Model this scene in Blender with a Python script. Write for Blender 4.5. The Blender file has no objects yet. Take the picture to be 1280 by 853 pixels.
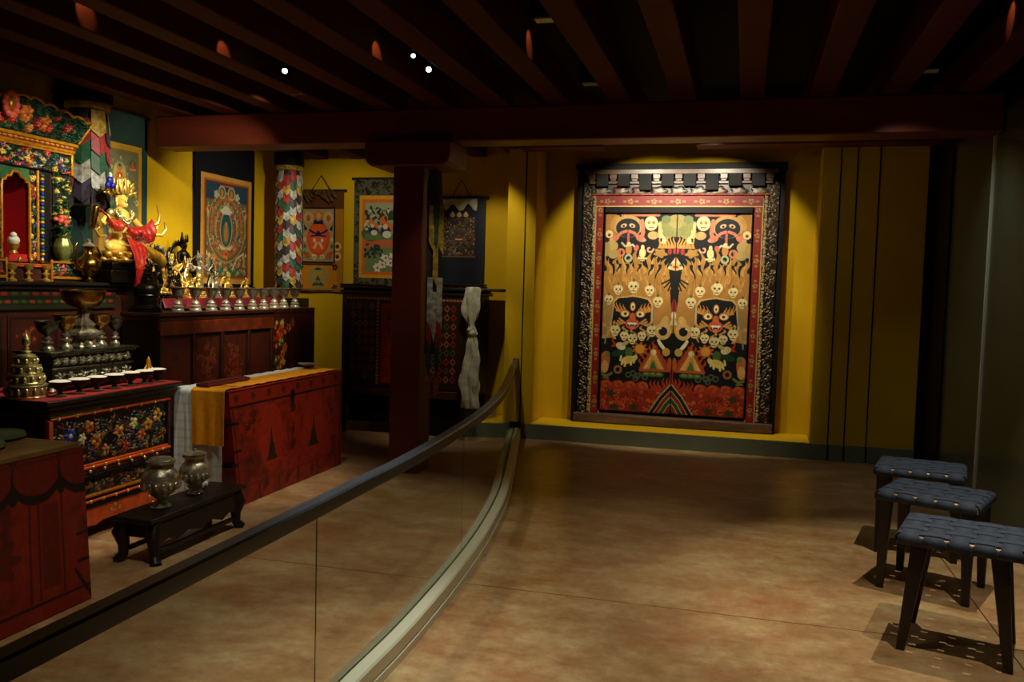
import bpy, math, random
import numpy as np
from mathutils import Vector, Matrix
PI = math.pi
rnd = random.Random(7)
nr = np.random.default_rng(11)
COL = bpy.context.scene.collection

# ------------------------------------------------------------------ materials
def lin(c):
    c = np.asarray(c, float) / 255.0
    return np.where(c <= 0.04045, c / 12.92, ((c + 0.055) / 1.055) ** 2.4)

def L4(c):
    r = lin(c); return (float(r[0]), float(r[1]), float(r[2]), 1.0)

def nodes(m):
    m.use_nodes = True
    nt = m.node_tree
    return nt, nt.nodes['Principled BSDF']

def mat(name, col, rough=0.5, metal=0.0, col2=None, scale=8.0, detail=5.0, bump=0.0, bscale=60.0,
        stretch=(1, 1, 1), lo=0.35, hi=0.65, col3=None, coat=0.0, sheen=0.0, rvar=0.0, spec=0.5):
    m = bpy.data.materials.new(name)
    nt, b = nodes(m)
    b.inputs['Base Color'].default_value = L4(col)
    b.inputs['Roughness'].default_value = rough
    b.inputs['Metallic'].default_value = metal
    b.inputs['Coat Weight'].default_value = coat
    b.inputs['Sheen Weight'].default_value = sheen
    b.inputs['Specular IOR Level'].default_value = spec
    tc = nt.nodes.new('ShaderNodeTexCoord')
    mp = nt.nodes.new('ShaderNodeMapping')
    mp.inputs['Scale'].default_value = stretch
    nt.links.new(tc.outputs['Object'], mp.inputs['Vector'])
    if col2 is not None or rvar:
        n = nt.nodes.new('ShaderNodeTexNoise')
        n.inputs['Scale'].default_value = scale
        n.inputs['Detail'].default_value = detail
        n.inputs['Roughness'].default_value = 0.62
        nt.links.new(mp.outputs[0], n.inputs['Vector'])
        if col2 is not None:
            r = nt.nodes.new('ShaderNodeValToRGB')
            r.color_ramp.elements[0].position = lo; r.color_ramp.elements[0].color = L4(col)
            r.color_ramp.elements[1].position = hi; r.color_ramp.elements[1].color = L4(col2)
            if col3 is not None:
                e = r.color_ramp.elements.new(min(0.98, hi + 0.12)); e.color = L4(col3)
            nt.links.new(n.outputs['Fac'], r.inputs[0])
            nt.links.new(r.outputs[0], b.inputs['Base Color'])
        if rvar:
            mr = nt.nodes.new('ShaderNodeMapRange')
            mr.inputs['To Min'].default_value = max(0, rough - rvar)
            mr.inputs['To Max'].default_value = min(1, rough + rvar)
            nt.links.new(n.outputs['Fac'], mr.inputs['Value'])
            nt.links.new(mr.outputs[0], b.inputs['Roughness'])
    if bump:
        n2 = nt.nodes.new('ShaderNodeTexNoise')
        n2.inputs['Scale'].default_value = bscale
        n2.inputs['Detail'].default_value = 4
        nt.links.new(mp.outputs[0], n2.inputs['Vector'])
        bp = nt.nodes.new('ShaderNodeBump')
        bp.inputs['Strength'].default_value = bump
        bp.inputs['Distance'].default_value = 0.01
        nt.links.new(n2.outputs['Fac'], bp.inputs['Height'])
        nt.links.new(bp.outputs[0], b.inputs['Normal'])
    return m

def painted(name, rough=0.6, metal=0.0, spec=0.4, wear=0.25, wscale=30.0):
    m = bpy.data.materials.new(name)
    nt, b = nodes(m)
    b.inputs['Roughness'].default_value = rough
    b.inputs['Metallic'].default_value = metal
    b.inputs['Specular IOR Level'].default_value = spec
    at = nt.nodes.new('ShaderNodeAttribute'); at.attribute_name = 'Col'
    n = nt.nodes.new('ShaderNodeTexNoise'); n.inputs['Scale'].default_value = wscale; n.inputs['Detail'].default_value = 6
    tc = nt.nodes.new('ShaderNodeTexCoord'); nt.links.new(tc.outputs['Object'], n.inputs['Vector'])
    mr = nt.nodes.new('ShaderNodeMapRange')
    mr.inputs['From Min'].default_value = 0.3; mr.inputs['From Max'].default_value = 0.7
    mr.inputs['To Min'].default_value = 1.0 - wear; mr.inputs['To Max'].default_value = 1.0
    nt.links.new(n.outputs['Fac'], mr.inputs['Value'])
    mx = nt.nodes.new('ShaderNodeMix'); mx.data_type = 'RGBA'; mx.blend_type = 'MULTIPLY'
    mx.inputs['Factor'].default_value = 1.0
    nt.links.new(at.outputs['Color'], mx.inputs['A']); nt.links.new(mr.outputs[0], mx.inputs['B'])
    nt.links.new(mx.outputs['Result'], b.inputs['Base Color'])
    return m

def emis(name, col, s):
    m = bpy.data.materials.new(name); nt, b = nodes(m)
    b.inputs['Base Color'].default_value = (0, 0, 0, 1)
    b.inputs['Emission Color'].default_value = L4(col); b.inputs['Emission Strength'].default_value = s
    return m

M = {}
M['yellow'] = mat('yellow plaster', (208, 168, 12), 0.75, col2=(198, 158, 10), scale=1.3, bump=0.05, bscale=90, spec=0.2)
M['plinth'] = mat('grey green plinth', (108, 116, 94), 0.5, col2=(104, 108, 86), scale=2)
M['joint'] = mat('joint shadow gap', (14, 12, 8), 0.9)
M['ceil'] = mat('ceiling black', (16, 13, 11), 0.9)
M['beam'] = mat('red brown beam', (112, 42, 22), 0.5, col2=(92, 34, 18), scale=4, stretch=(0.2, 1, 1), bump=0.08, bscale=30)
M['rafter'] = mat('red brown rafter', (88, 36, 18), 0.7, spec=.15, col2=(68, 28, 14), scale=5, stretch=(1, 0.15, 1), bump=0.1, bscale=25)
M['column'] = mat('oxblood column', (96, 26, 14), 0.5, col2=(84, 22, 12), scale=3, bump=0.04)
M['black'] = mat('black satin', (8, 7, 7), 0.6, spec=.25)
M['cloth_black'] = mat('black brocade', (10, 12, 20), 0.85, col2=(16, 18, 26), scale=14, spec=0.2)
M['cloth_navy'] = mat('navy silk', (14, 26, 48), 0.7, col2=(18, 32, 56), scale=18)
M['cloth_green'] = mat('dark green silk', (36, 62, 56), 0.7, col2=(30, 54, 48), scale=10)
M['darkwood'] = mat('dark red brown wood', (46, 20, 12), 0.45, col2=(76, 32, 16), scale=5, stretch=(1, 1, 3), bump=0.1, bscale=40)
M['blackwood'] = mat('black stained wood', (30, 20, 14), 0.45, col2=(20, 14, 10), scale=6, bump=0.1)
M['stoolwood'] = mat('dark walnut', (30, 19, 14), 0.4, col2=(20, 13, 10), scale=9, stretch=(1, 1, 0.2))
M['railwood'] = mat('walnut seat frame', (96, 66, 44), 0.35, col2=(70, 46, 30), scale=9)
M['stoolrail'] = mat('seat rail in glint colour', (196, 168, 132), 0.3, col2=(160, 130, 96), scale=9)  # rail is dark wood; pale colour imitates glints between the straps
M['webbing'] = mat('navy webbing', (58, 68, 86), 0.75, col2=(50, 60, 78), scale=60, bump=0.25, bscale=500, spec=0.3)
M['barmetal'] = mat('satin grey metal', (214, 216, 192), 0.36, metal=0.15, rvar=0.05, scale=3)
M['rail'] = mat('dark grey handrail', (56, 62, 70), 0.4, col2=(50, 56, 64), scale=4, spec=0.5)
M['brightsilver'] = mat('bright worn silver', (226, 220, 196), 0.34, metal=0.6, col2=(196, 188, 160), scale=20)
M['silver'] = mat('tarnished silver', (214, 208, 184), 0.3, metal=0.7, col2=(140, 132, 106), scale=22, bump=0.25, bscale=70)
M['darksilver'] = mat('dark oxidised silver', (120, 122, 106), 0.33, metal=1.0, col2=(52, 52, 42), scale=30, bump=0.5, bscale=60)
M['brass'] = mat('old brass', (176, 132, 64), 0.25, metal=1.0, col2=(110, 78, 36), scale=12, bump=0.08)
M['gold'] = mat('gilt bronze', (250, 214, 108), 0.33, metal=0.7, col2=(206, 158, 60), scale=20, bump=0.15, bscale=90)
M['palegold'] = mat('pale gilt', (230, 220, 160), 0.36, metal=0.85, col2=(176, 168, 108), scale=26, bump=0.3, bscale=80)
M['bronze'] = mat('dark bronze', (44, 38, 26), 0.33, metal=0.8, col2=(24, 20, 14), scale=14, bump=0.15)
M['skin_gold'] = mat('matt gold face', (244, 206, 92), 0.42, metal=0.15)
M['lacquer'] = mat('red lacquer', (168, 40, 14), 0.4, col2=(96, 22, 8), scale=5, detail=9, lo=0.45, hi=0.62, bump=0.06)
M['redcloth'] = mat('red table cloth', (170, 34, 26), 0.8, col2=(130, 22, 18), scale=12)
M['crimson'] = mat('crimson silk', (126, 6, 26), 0.5, col2=(66, 3, 13), scale=9, sheen=0.1)
M['nichered'] = mat('niche red lining', (178, 14, 18), 0.7)
M['white'] = mat('white cotton', (214, 222, 220), 0.85, col2=(190, 202, 204), scale=30, bump=0.15, bscale=200)
M['butter'] = mat('white butter fill', (250, 246, 226), 0.6)
M['khata'] = mat('cream silk scarf', (206, 204, 180), 0.45, col2=(168, 164, 136), scale=16, bump=0.4, bscale=40, sheen=0.3)
M['cord'] = mat('brown cord', (84, 54, 26), 0.8)
M['blue'] = mat('lapis blue', (20, 34, 150), 0.35)
M['coral'] = mat('coral flower', (206, 60, 50), 0.5, col2=(230, 110, 84), scale=30)
M['leaf'] = mat('painted green leaf', (34, 84, 48), 0.5, col2=(60, 110, 60), scale=30)
M['jade'] = mat('green gold vase', (150, 156, 84), 0.3, metal=0.5, col2=(98, 110, 50), scale=20)
M['goldpaint'] = mat('gold paint', (226, 160, 40), 0.35, metal=0.55, col2=(180, 112, 24), scale=25, bump=0.1)
M['darkred'] = mat('dark red lacquered box', (84, 20, 16), 0.4)
M['cushion'] = mat('dull green cushion disc', (96, 104, 60), 0.7, col2=(70, 78, 44), scale=10)
M['paint'] = painted('painted wood', 0.5)
M['paintdoor'] = painted('painted door', 0.6, spec=.25, wear=0.3, wscale=70)
M['paintcloth'] = painted('painted cloth', 0.8, spec=0.2, wear=0.15)
M['paintsilk'] = painted('woven silk', 0.55, spec=0.4, wear=0.2, wscale=40)
M['paintcarve'] = painted('painted carving', 0.38, spec=0.6, wear=0.3, wscale=50)
M['silvercarve'] = painted('embossed silver', 0.32, metal=0.9, wear=0.3)
M['lens'] = emis('lamp lens', (255, 250, 240), 14)
M['lensdim'] = emis('dim lamp trim', (150, 150, 130), 0.06)

# floor: polished stained concrete with saw-cut joints
def floor_mat():
    m = bpy.data.materials.new('stained concrete'); nt, b = nodes(m)
    N, K = nt.nodes, nt.links
    tc = N.new('ShaderNodeTexCoord')
    def noise(s, d, r, st=(1, 1, 1)):
        mp = N.new('ShaderNodeMapping'); mp.inputs['Scale'].default_value = st
        K.new(tc.outputs['Object'], mp.inputs['Vector'])
        n = N.new('ShaderNodeTexNoise'); n.inputs['Scale'].default_value = s; n.inputs['Detail'].default_value = d
        n.inputs['Roughness'].default_value = r; K.new(mp.outputs[0], n.inputs['Vector']); return n
    n1 = noise(3.4, 12, 0.74, (0.8, 1.2, 1)); n2 = noise(1.7, 10, 0.7); n3 = noise(14, 10, 0.75)
    r1 = N.new('ShaderNodeValToRGB'); e = r1.color_ramp.elements
    e[0].position = 0.34; e[0].color = L4((150, 112, 76)); e[1].position = 0.66; e[1].color = L4((196, 174, 134))
    x = e.new(0.5); x.color = L4((178, 144, 104))
    K.new(n1.outputs['Fac'], r1.inputs[0])
    r2 = N.new('ShaderNodeValToRGB'); e = r2.color_ramp.elements
    e[0].position = 0.5; e[0].color = (0, 0, 0, 1); e[1].position = 0.68; e[1].color = (1, 1, 1, 1)
    K.new(n2.outputs['Fac'], r2.inputs[0])
    mx = N.new('ShaderNodeMix'); mx.data_type = 'RGBA'; mx.inputs['B'].default_value = L4((160, 98, 66))
    mf = N.new('ShaderNodeMath'); mf.operation = 'MULTIPLY'; mf.inputs[1].default_value = 0.75
    K.new(r2.outputs[0], mf.inputs[0]); K.new(mf.outputs[0], mx.inputs['Factor']); K.new(r1.outputs[0], mx.inputs['A'])
    r3 = N.new('ShaderNodeValToRGB'); e = r3.color_ramp.elements
    e[0].position = 0.3; e[0].color = (0.74, 0.7, 0.64, 1); e[1].position = 0.68; e[1].color = (1.12, 1.12, 1.1, 1)
    K.new(n3.outputs['Fac'], r3.inputs[0])
    m2 = N.new('ShaderNodeMix'); m2.data_type = 'RGBA'; m2.blend_type = 'MULTIPLY'; m2.inputs['Factor'].default_value = 1
    K.new(mx.outputs['Result'], m2.inputs['A']); K.new(r3.outputs[0], m2.inputs['B'])
    sp = N.new('ShaderNodeSeparateXYZ'); K.new(tc.outputs['Object'], sp.inputs[0])
    masks = []
    for ax, pos in (('Y', 4.36), ('X', 1.24), ('Y', 0.9), ('X', -3.0)):
        s = N.new('ShaderNodeMath'); s.operation = 'SUBTRACT'; s.inputs[1].default_value = pos; K.new(sp.outputs[ax], s.inputs[0])
        a = N.new('ShaderNodeMath'); a.operation = 'ABSOLUTE'; K.new(s.outputs[0], a.inputs[0])
        l = N.new('ShaderNodeMath'); l.operation = 'LESS_THAN'; l.inputs[1].default_value = 0.0035; K.new(a.outputs[0], l.inputs[0])
        masks.append(l)
    cur = masks[0]
    for k in masks[1:]:
        mm = N.new('ShaderNodeMath'); mm.operation = 'MAXIMUM'; K.new(cur.outputs[0], mm.inputs[0]); K.new(k.outputs[0], mm.inputs[1]); cur = mm
    m3 = N.new('ShaderNodeMix'); m3.data_type = 'RGBA'; m3.inputs['B'].default_value = L4((70, 44, 28))
    K.new(cur.outputs[0], m3.inputs['Factor']); K.new(m2.outputs['Result'], m3.inputs['A'])
    K.new(m3.outputs['Result'], b.inputs['Base Color'])
    mr = N.new('ShaderNodeMapRange'); mr.inputs['To Min'].default_value = 0.22; mr.inputs['To Max'].default_value = 0.42
    K.new(n1.outputs['Fac'], mr.inputs['Value']); K.new(mr.outputs[0], b.inputs['Roughness'])
    b.inputs['Specular IOR Level'].default_value = 0.45
    return m
M['floor'] = floor_mat()

def clear_glass():
    m = bpy.data.materials.new('clear glass'); m.use_nodes = True; nt = m.node_tree; nt.nodes.clear()
    o = nt.nodes.new('ShaderNodeOutputMaterial'); mx = nt.nodes.new('ShaderNodeMixShader')
    t = nt.nodes.new('ShaderNodeBsdfTransparent'); t.inputs[0].default_value = (0.93, 0.95, 0.92, 1)
    g = nt.nodes.new('ShaderNodeBsdfGlossy'); g.inputs['Roughness'].default_value = 0.02
    lw = nt.nodes.new('ShaderNodeLayerWeight'); p = nt.nodes.new('ShaderNodeMath'); p.operation = 'POWER'; p.inputs[1].default_value = 5
    nt.links.new(lw.outputs['Facing'], p.inputs[0]); f = nt.nodes.new('ShaderNodeMath'); f.operation = 'MULTIPLY_ADD'; f.inputs[1].default_value = .4; f.inputs[2].default_value = .02
    nt.links.new(p.outputs[0], f.inputs[0]); nt.links.new(f.outputs[0], mx.inputs[0]); nt.links.new(t.outputs[0], mx.inputs[1]); nt.links.new(g.outputs[0], mx.inputs[2])
    nt.links.new(mx.outputs[0], o.inputs[0]); return m
M['glass'] = clear_glass()
M['darkglass'] = mat('smoked green glass', (84, 92, 72), 0.22, col2=(66, 74, 58), scale=0.6, spec=0.9, rvar=0.06)

# ------------------------------------------------------------------ mesh builder
class MB:
    def __init__(s): s.v = []; s.f = []; s.mi = []
    def add(s, vs, fs, m=0, T=None):
        b = len(s.v)
        s.v += [tuple(T @ Vector(p)) if T is not None else tuple(p) for p in vs]
        s.f += [tuple(b + i for i in f) for f in fs]; s.mi += [m] * len(fs); return s
    def box(s, c, d, m=0, T=None, taper=None):
        x, y, z = d[0] / 2, d[1] / 2, d[2] / 2; tx, ty = taper or (1, 1); vs = []
        for k, (a, bb) in ((-1, (1, 1)), (1, (tx, ty))):
            for i, j in ((-1, -1), (1, -1), (1, 1), (-1, 1)): vs.append((c[0] + i * x * a, c[1] + j * y * bb, c[2] + k * z))
        return s.add(vs, [(3, 2, 1, 0), (4, 5, 6, 7), (0, 1, 5, 4), (1, 2, 6, 5), (2, 3, 7, 6), (3, 0, 4, 7)], m, T)
    def b2(s, x0, x1, y0, y1, z0, z1, m=0, T=None):
        return s.box(((x0 + x1) / 2, (y0 + y1) / 2, (z0 + z1) / 2), (x1 - x0, y1 - y0, z1 - z0), m, T)
    def hexa(s, bot, top, m=0):
        return s.add(list(bot) + list(top), [(3, 2, 1, 0), (4, 5, 6, 7), (0, 1, 5, 4), (1, 2, 6, 5), (2, 3, 7, 6), (3, 0, 4, 7)], m)
    def lathe(s, prof, n=24, c=(0, 0, 0), m=0, T=None, flute=0, famp=0.0):
        vs = []; fs = []; k = len(prof)
        for i in range(n):
            a = 2 * PI * i / n; w = 1 + famp * (math.cos(a * flute) if flute else 0)
            for r, z in prof: vs.append((c[0] + r * w * math.cos(a), c[1] + r * w * math.sin(a), c[2] + z))
        for i in range(n):
            j = (i + 1) % n
            for q in range(k - 1): fs.append((i * k + q, j * k + q, j * k + q + 1, i * k + q + 1))
        if prof[0][0] > 1e-5: fs.append(tuple(i * k for i in range(n))[::-1])
        if prof[-1][0] > 1e-5: fs.append(tuple(i * k + k - 1 for i in range(n)))
        return s.add(vs, fs, m, T)
    def tube(s, pts, r, n=8, m=0, T=None):
        pts = [Vector(p) for p in pts]; rs = r if isinstance(r, (list, tuple)) else [r] * len(pts)
        vs = []; fs = []; up = Vector((0, 0, 1)); prev = None
        for i, p in enumerate(pts):
            t = (pts[min(i + 1, len(pts) - 1)] - pts[max(i - 1, 0)]).normalized()
            if prev is None: a = t.cross(up if abs(t.z) < .9 else Vector((1, 0, 0))).normalized()
            else: a = (prev - t * prev.dot(t)).normalized()
            prev = a; b = t.cross(a)
            for k in range(n):
                q = 2 * PI * k / n; vs.append(tuple(p + (a * math.cos(q) + b * math.sin(q)) * rs[i]))
        for i in range(len(pts) - 1):
            for k in range(n):
                k2 = (k + 1) % n; fs.append((i * n + k, i * n + k2, (i + 1) * n + k2, (i + 1) * n + k))
        fs.append(tuple(range(n))[::-1]); fs.append(tuple((len(pts) - 1) * n + k for k in range(n)))
        return s.add(vs, fs, m, T)
    def ell(s, c, r, m=0, n=14, T=None):
        prof = [(0 if k in (0, n) else math.sin(PI * k / n), -math.cos(PI * k / n)) for k in range(n + 1)]
        L = Matrix.Translation(Vector(c)) @ Matrix.Diagonal((r[0], r[1], r[2], 1))
        return s.lathe([(max(a, 1e-4), z) for a, z in prof], n + 4, m=m, T=(T @ L) if T is not None else L)
    def cap(s, p0, p1, r0, r1, m=0, T=None, n=12):
        p0 = Vector(p0); p1 = Vector(p1); d = p1 - p0; t = d.normalized(); pts = []; rs = []
        for k in range(5): a = PI / 2 * k / 4; pts.append(p0 - t * r0 * math.cos(a)); rs.append(max(r0 * math.sin(a), 1e-4))
        for k in range(5): a = PI / 2 * (1 - k / 4); pts.append(p1 + t * r1 * math.cos(a)); rs.append(max(r1 * math.sin(a), 1e-4))
        return s.tube(pts, rs, n, m, T)
    def prism(s, poly, y0, y1, m=0, T=None):
        # polygon in x,z extruded along y
        n = len(poly); vs = [(x, y0, z) for x, z in poly] + [(x, y1, z) for x, z in poly]
        fs = [tuple(range(n)), tuple(range(2 * n - 1, n - 1, -1))]
        for i in range(n): j = (i + 1) % n; fs.append((i, i + n, j + n, j))
        return s.add(vs, fs, m, T)
    def build(s, name, mats, parent=None, loc=(0, 0, 0), rz=0.0, bevel=0.0, smooth=True, sub=0):
        me = bpy.data.meshes.new(name); me.from_pydata(s.v, [], s.f)
        for q in (mats if isinstance(mats, (list, tuple)) else [mats]): me.materials.append(M[q] if isinstance(q, str) else q)
        me.polygons.foreach_set('material_index', s.mi)
        me.validate(); me.update()
        import bmesh
        bm = bmesh.new(); bm.from_mesh(me); bmesh.ops.recalc_face_normals(bm, faces=bm.faces); bm.to_mesh(me); bm.free()
        if smooth: me.shade_smooth(); me.set_sharp_from_angle(angle=math.radians(38))
        o = bpy.data.objects.new(name, me); COL.objects.link(o); o.location = loc; o.rotation_euler = (0, 0, rz)
        if parent is not None: o.parent = parent
        if bevel:
            b = o.modifiers.new('bevel', 'BEVEL'); b.width = bevel; b.segments = 2; b.limit_method = 'ANGLE'; b.angle_limit = math.radians(40)
        if sub:
            q = o.modifiers.new('sub', 'SUBSURF'); q.levels = q.render_levels = sub
        return o

def tag(o, label=None, cat=None, group=None, kind=None):
    if label: o['label'] = label
    if cat: o['category'] = cat
    if group: o['group'] = group
    if kind: o['kind'] = kind
    return o
def thing(name, label, cat, loc=(0, 0, 0), rz=0.0, group=None):
    o = bpy.data.objects.new(name, None); COL.objects.link(o); o.empty_display_size = 0.1
    o.location = loc; o.rotation_euler = (0, 0, rz); return tag(o, label, cat, group)
def dup(o, loc, rz=None, label=None, scale=None, group=None):
    def cp(a, par):
        c = a.copy(); COL.objects.link(c)
        if par is not None: c.parent = par
        for ch in list(a.children): cp(ch, c)
        return c
    c = cp(o, None); c.location = loc
    if rz is not None: c.rotation_euler = (0, 0, rz)
    if scale is not None: c.scale = (scale,) * 3 if not isinstance(scale, tuple) else scale
    if label: c['label'] = label
    if group: c['group'] = group
    return c
def struct(o): o['kind'] = 'structure'; return o

# ------------------------------------------------------------------ painted / relief canvas
def vnoise(h, w, cy, cx):
    g = nr.random((cy + 2, cx + 2)); y = np.linspace(0, cy, h); x = np.linspace(0, cx, w)
    yi = y.astype(int); xi = x.astype(int); fy = (y - yi)[:, None]; fx = (x - xi)[None, :]
    fy = fy * fy * (3 - 2 * fy); fx = fx * fx * (3 - 2 * fx)
    a = g[yi][:, xi]; b = g[yi][:, xi + 1]; c = g[yi + 1][:, xi]; d = g[yi + 1][:, xi + 1]
    return a * (1 - fy) * (1 - fx) + b * (1 - fy) * fx + c * fy * (1 - fx) + d * fy * fx
def fbm(h, w, cy, cx, o=4):
    r = 0; t = 0
    for k in range(o): r = r + vnoise(h, w, cy * 2 ** k, cx * 2 ** k) * .5 ** k; t += .5 ** k
    return r / t

class Cv:
    def __init__(s, w, h, k, bg):
        s.w, s.h, s.k = w, h, k; s.W = int(round(w * k)) + 1; s.H = int(round(h * k)) + 1
        s.rgb = np.tile(lin(bg), (s.H, s.W, 1)); s.z = np.zeros((s.H, s.W))
        s.xs = np.linspace(0, w, s.W); s.ys = np.linspace(0, h, s.H)
    def _box(s, x0, x1, y0, y1):
        a = max(0, int((x0) * s.k) - 1); b = min(s.W, int(x1 * s.k) + 3); c = max(0, int(y0 * s.k) - 1); d = min(s.H, int(y1 * s.k) + 3)
        if a >= b or c >= d: return None
        X, Y = np.meshgrid(s.xs[a:b], s.ys[c:d]); return (slice(c, d), slice(a, b)), X, Y
    def _put(s, sl, m, col, dz, al=1.0):
        if col is not None:
            c = lin(col); r = s.rgb[sl]; mm = (m * al)[..., None]; s.rgb[sl] = r * (1 - mm) + c * mm
        if dz is not None:
            if isinstance(dz, np.ndarray): s.z[sl] = np.maximum(s.z[sl], dz * m)
            else: s.z[sl] = np.where(m > .5, dz, s.z[sl])
    def ell(s, cx, cy, rx, ry, col, rot=0.0, dz=None, al=1.0, wob=0.0, ph=0.0, nw=5):
        R = max(rx, ry) * (1 + wob); q = s._box(cx - R, cx + R, cy - R, cy + R)
        if q is None: return s
        sl, X, Y = q; dx, dy = X - cx, Y - cy; c, n = math.cos(rot), math.sin(rot)
        u = (dx * c + dy * n) / rx; v = (-dx * n + dy * c) / ry; d = np.sqrt(u * u + v * v)
        if wob: d = d / (1 + wob * np.cos(np.arctan2(v, u) * nw + ph))
        m = np.clip((1 - d) * min(rx, ry) * s.k + .5, 0, 1)
        z = None
        if dz is not None: z = dz * np.sqrt(np.clip(1 - d * d, 0, 1))
        s._put(sl, m, col, z, al); return s
    def ring(s, cx, cy, r, w, col, dz=None, al=1.0, a0=None, a1=None):
        q = s._box(cx - r - w, cx + r + w, cy - r - w, cy + r + w)
        if q is None: return s
        sl, X, Y = q; d = np.abs(np.hypot(X - cx, Y - cy) - r) / w; m = np.clip((1 - d) * w * s.k + .5, 0, 1)
        if a0 is not None:
            a = np.arctan2(Y - cy, X - cx); m = m * ((a >= a0) & (a <= a1))
        s._put(sl, m, col, None if dz is None else dz * np.sqrt(np.clip(1 - d * d, 0, 1)), al); return s
    def poly(s, pts, col, dz=None, al=1.0):
        px = [p[0] for p in pts]; py = [p[1] for p in pts]; q = s._box(min(px), max(px), min(py), max(py))
        if q is None: return s
        sl, X, Y = q; ins = np.zeros(X.shape, bool); n = len(pts)
        for i in range(n):
            x0, y0 = pts[i]; x1, y1 = pts[(i + 1) % n]
            if y0 == y1: continue
            c = (Y >= min(y0, y1)) & (Y < max(y0, y1)); ins ^= c & (X < (x1 - x0) * (Y - y0) / (y1 - y0) + x0)
        s._put(sl, ins.astype(float), col, dz, al); return s
    def rect(s, x0, y0, x1, y1, col, dz=None, al=1.0): return s.poly([(x0, y0), (x1, y0), (x1, y1), (x0, y1)], col, dz, al)
    def line(s, pts, w, col, dz=None, al=1.0):
        for (x0, y0), (x1, y1) in zip(pts[:-1], pts[1:]):
            q = s._box(min(x0, x1) - w, max(x0, x1) + w, min(y0, y1) - w, max(y0, y1) + w)
            if q is None: continue
            sl, X, Y = q; dx, dy = x1 - x0, y1 - y0; L = dx * dx + dy * dy + 1e-9
            t = np.clip(((X - x0) * dx + (Y - y0) * dy) / L, 0, 1); d = np.hypot(X - x0 - t * dx, Y - y0 - t * dy) / w
            s._put(sl, np.clip((1 - d) * w * s.k + .5, 0, 1), col, None if dz is None else dz * np.sqrt(np.clip(1 - d * d, 0, 1)), al)
        return s
    def flame(s, x, y, w, h, lean, col, al=1.0):
        L = []; Rr = []
        for k in range(9):
            t = k / 8; cx = x + lean * t + 0.28 * w * math.sin(t * 6.5); ww = w * (1 - t) ** .8 * .5
            L.append((cx - ww, y - h * t)); Rr.append((cx + ww, y - h * t))
        return s.poly(L + Rr[::-1], col, None, al)
    def flip(s):
        h = s.W // 2; s.rgb[:, s.W - h:] = s.rgb[:, :h][:, ::-1]; s.z[:, s.W - h:] = s.z[:, :h][:, ::-1]; return s
    def mottle(s, amt, cy, cx, col=None):
        n = fbm(s.H, s.W, cy, cx, 4)
        if col is None: s.rgb *= (1 + (n - .5) * 2 * amt)[..., None]
        else:
            m = np.clip((n - .52) * 5, 0, 1)[..., None] * amt; s.rgb = s.rgb * (1 - m) + lin(col) * m
        s.rgb = np.clip(s.rgb, 0, 1); return s
    def skull(s, x, y, r, col=(236, 214, 150), dk=(88, 56, 26)):
        s.ell(x, y - r * .15, r, r * .85, col); s.ell(x, y + r * .6, r * .6, r * .5, col)
        for q in (-1, 1): s.ell(x + q * r * .38, y - r * .05, r * .2, r * .2, dk)
        s.ell(x, y + r * .3, r * .1, r * .14, dk); s.line([(x - r * .35, y + r * .72), (x + r * .35, y + r * .72)], r * .08, dk)
        s.ell(x, y - r * 1.15, r * .22, r * .3, (80, 90, 50)); return s
    def flower(s, x, y, r, col, c2, dz=None, n=5):
        a0 = rnd.random() * 6
        for k in range(n):
            a = a0 + 2 * PI * k / n; s.ell(x + math.cos(a) * r * .55, y + math.sin(a) * r * .55, r * .5, r * .34, col if k % 2 else tuple(min(255, int(q * 1.2)) for q in col), a, dz)
        s.ell(x, y, r * .32, r * .32, c2, 0, None if dz is None else dz * 1.25); return s
    def scroll(s, x, y, r, w, col, dz=None, d=1, a0=0.0):
        pts = []
        for k in range(16):
            t = k / 15; a = a0 + d * t * 4.6; q = r * (1 - .75 * t); pts.append((x + math.cos(a) * q, y + math.sin(a) * q))
        return s.line(pts, w, col, dz)
    def mesh(s, name, m, w, h, thick, relief=0.0, wave=None, parent=None, loc=(0, 0, 0), rz=0.0):
        H, W = s.H, s.W; U, V = np.meshgrid(np.linspace(0, 1, W), np.linspace(0, 1, H))
        x = (U - .5) * w; z = (1 - V) * h; y = -s.z * relief
        if wave is not None: y = y - wave(U, V)
        P = np.stack([x, y, z], -1).reshape(-1, 3); C = s.rgb.reshape(-1, 3)
        idx = np.arange(H * W).reshape(H, W)
        F = np.stack([idx[:-1, :-1], idx[1:, :-1], idx[1:, 1:], idx[:-1, 1:]], -1).reshape(-1, 4)
        ring = np.concatenate([idx[:, 0], idx[-1, 1:], idx[:-1, -1][::-1], idx[0, 1:-1][::-1]])
        B = P[ring].copy(); B[:, 1] = thick if wave is None else B[:, 1] + thick
        b0 = H * W; n = len(ring); r2 = np.roll(ring, -1); bi = b0 + np.arange(n); bi2 = np.roll(bi, -1)
        F2 = np.stack([ring, bi, bi2, r2], -1)
        # back: four corners closed with one quad strip between opposite rim rows
        lc = bi[:H]; rc = bi[H - 1 + W - 1: H - 1 + W - 1 + H]
        rc = rc[::-1][:H]
        m_ = min(len(lc), len(rc)); F3 = np.stack([lc[:m_ - 1], rc[:m_ - 1], rc[1:m_], lc[1:m_]], -1)
        if wave is None:
            F = np.concatenate([F, F2, F3]); P = np.concatenate([P, B]); C = np.concatenate([C, C[ring]])
        else:
            P2 = P.copy(); P2[:, 1] += thick; n0 = H * W
            F2 = np.stack([ring, ring + n0, r2 + n0, r2], -1)
            F = np.concatenate([F, F[:, ::-1] + n0, F2]); P = np.concatenate([P, P2]); C = np.concatenate([C, C * .5])
        me = bpy.data.meshes.new(name); me.vertices.add(len(P)); me.vertices.foreach_set('co', P.ravel())
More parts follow.
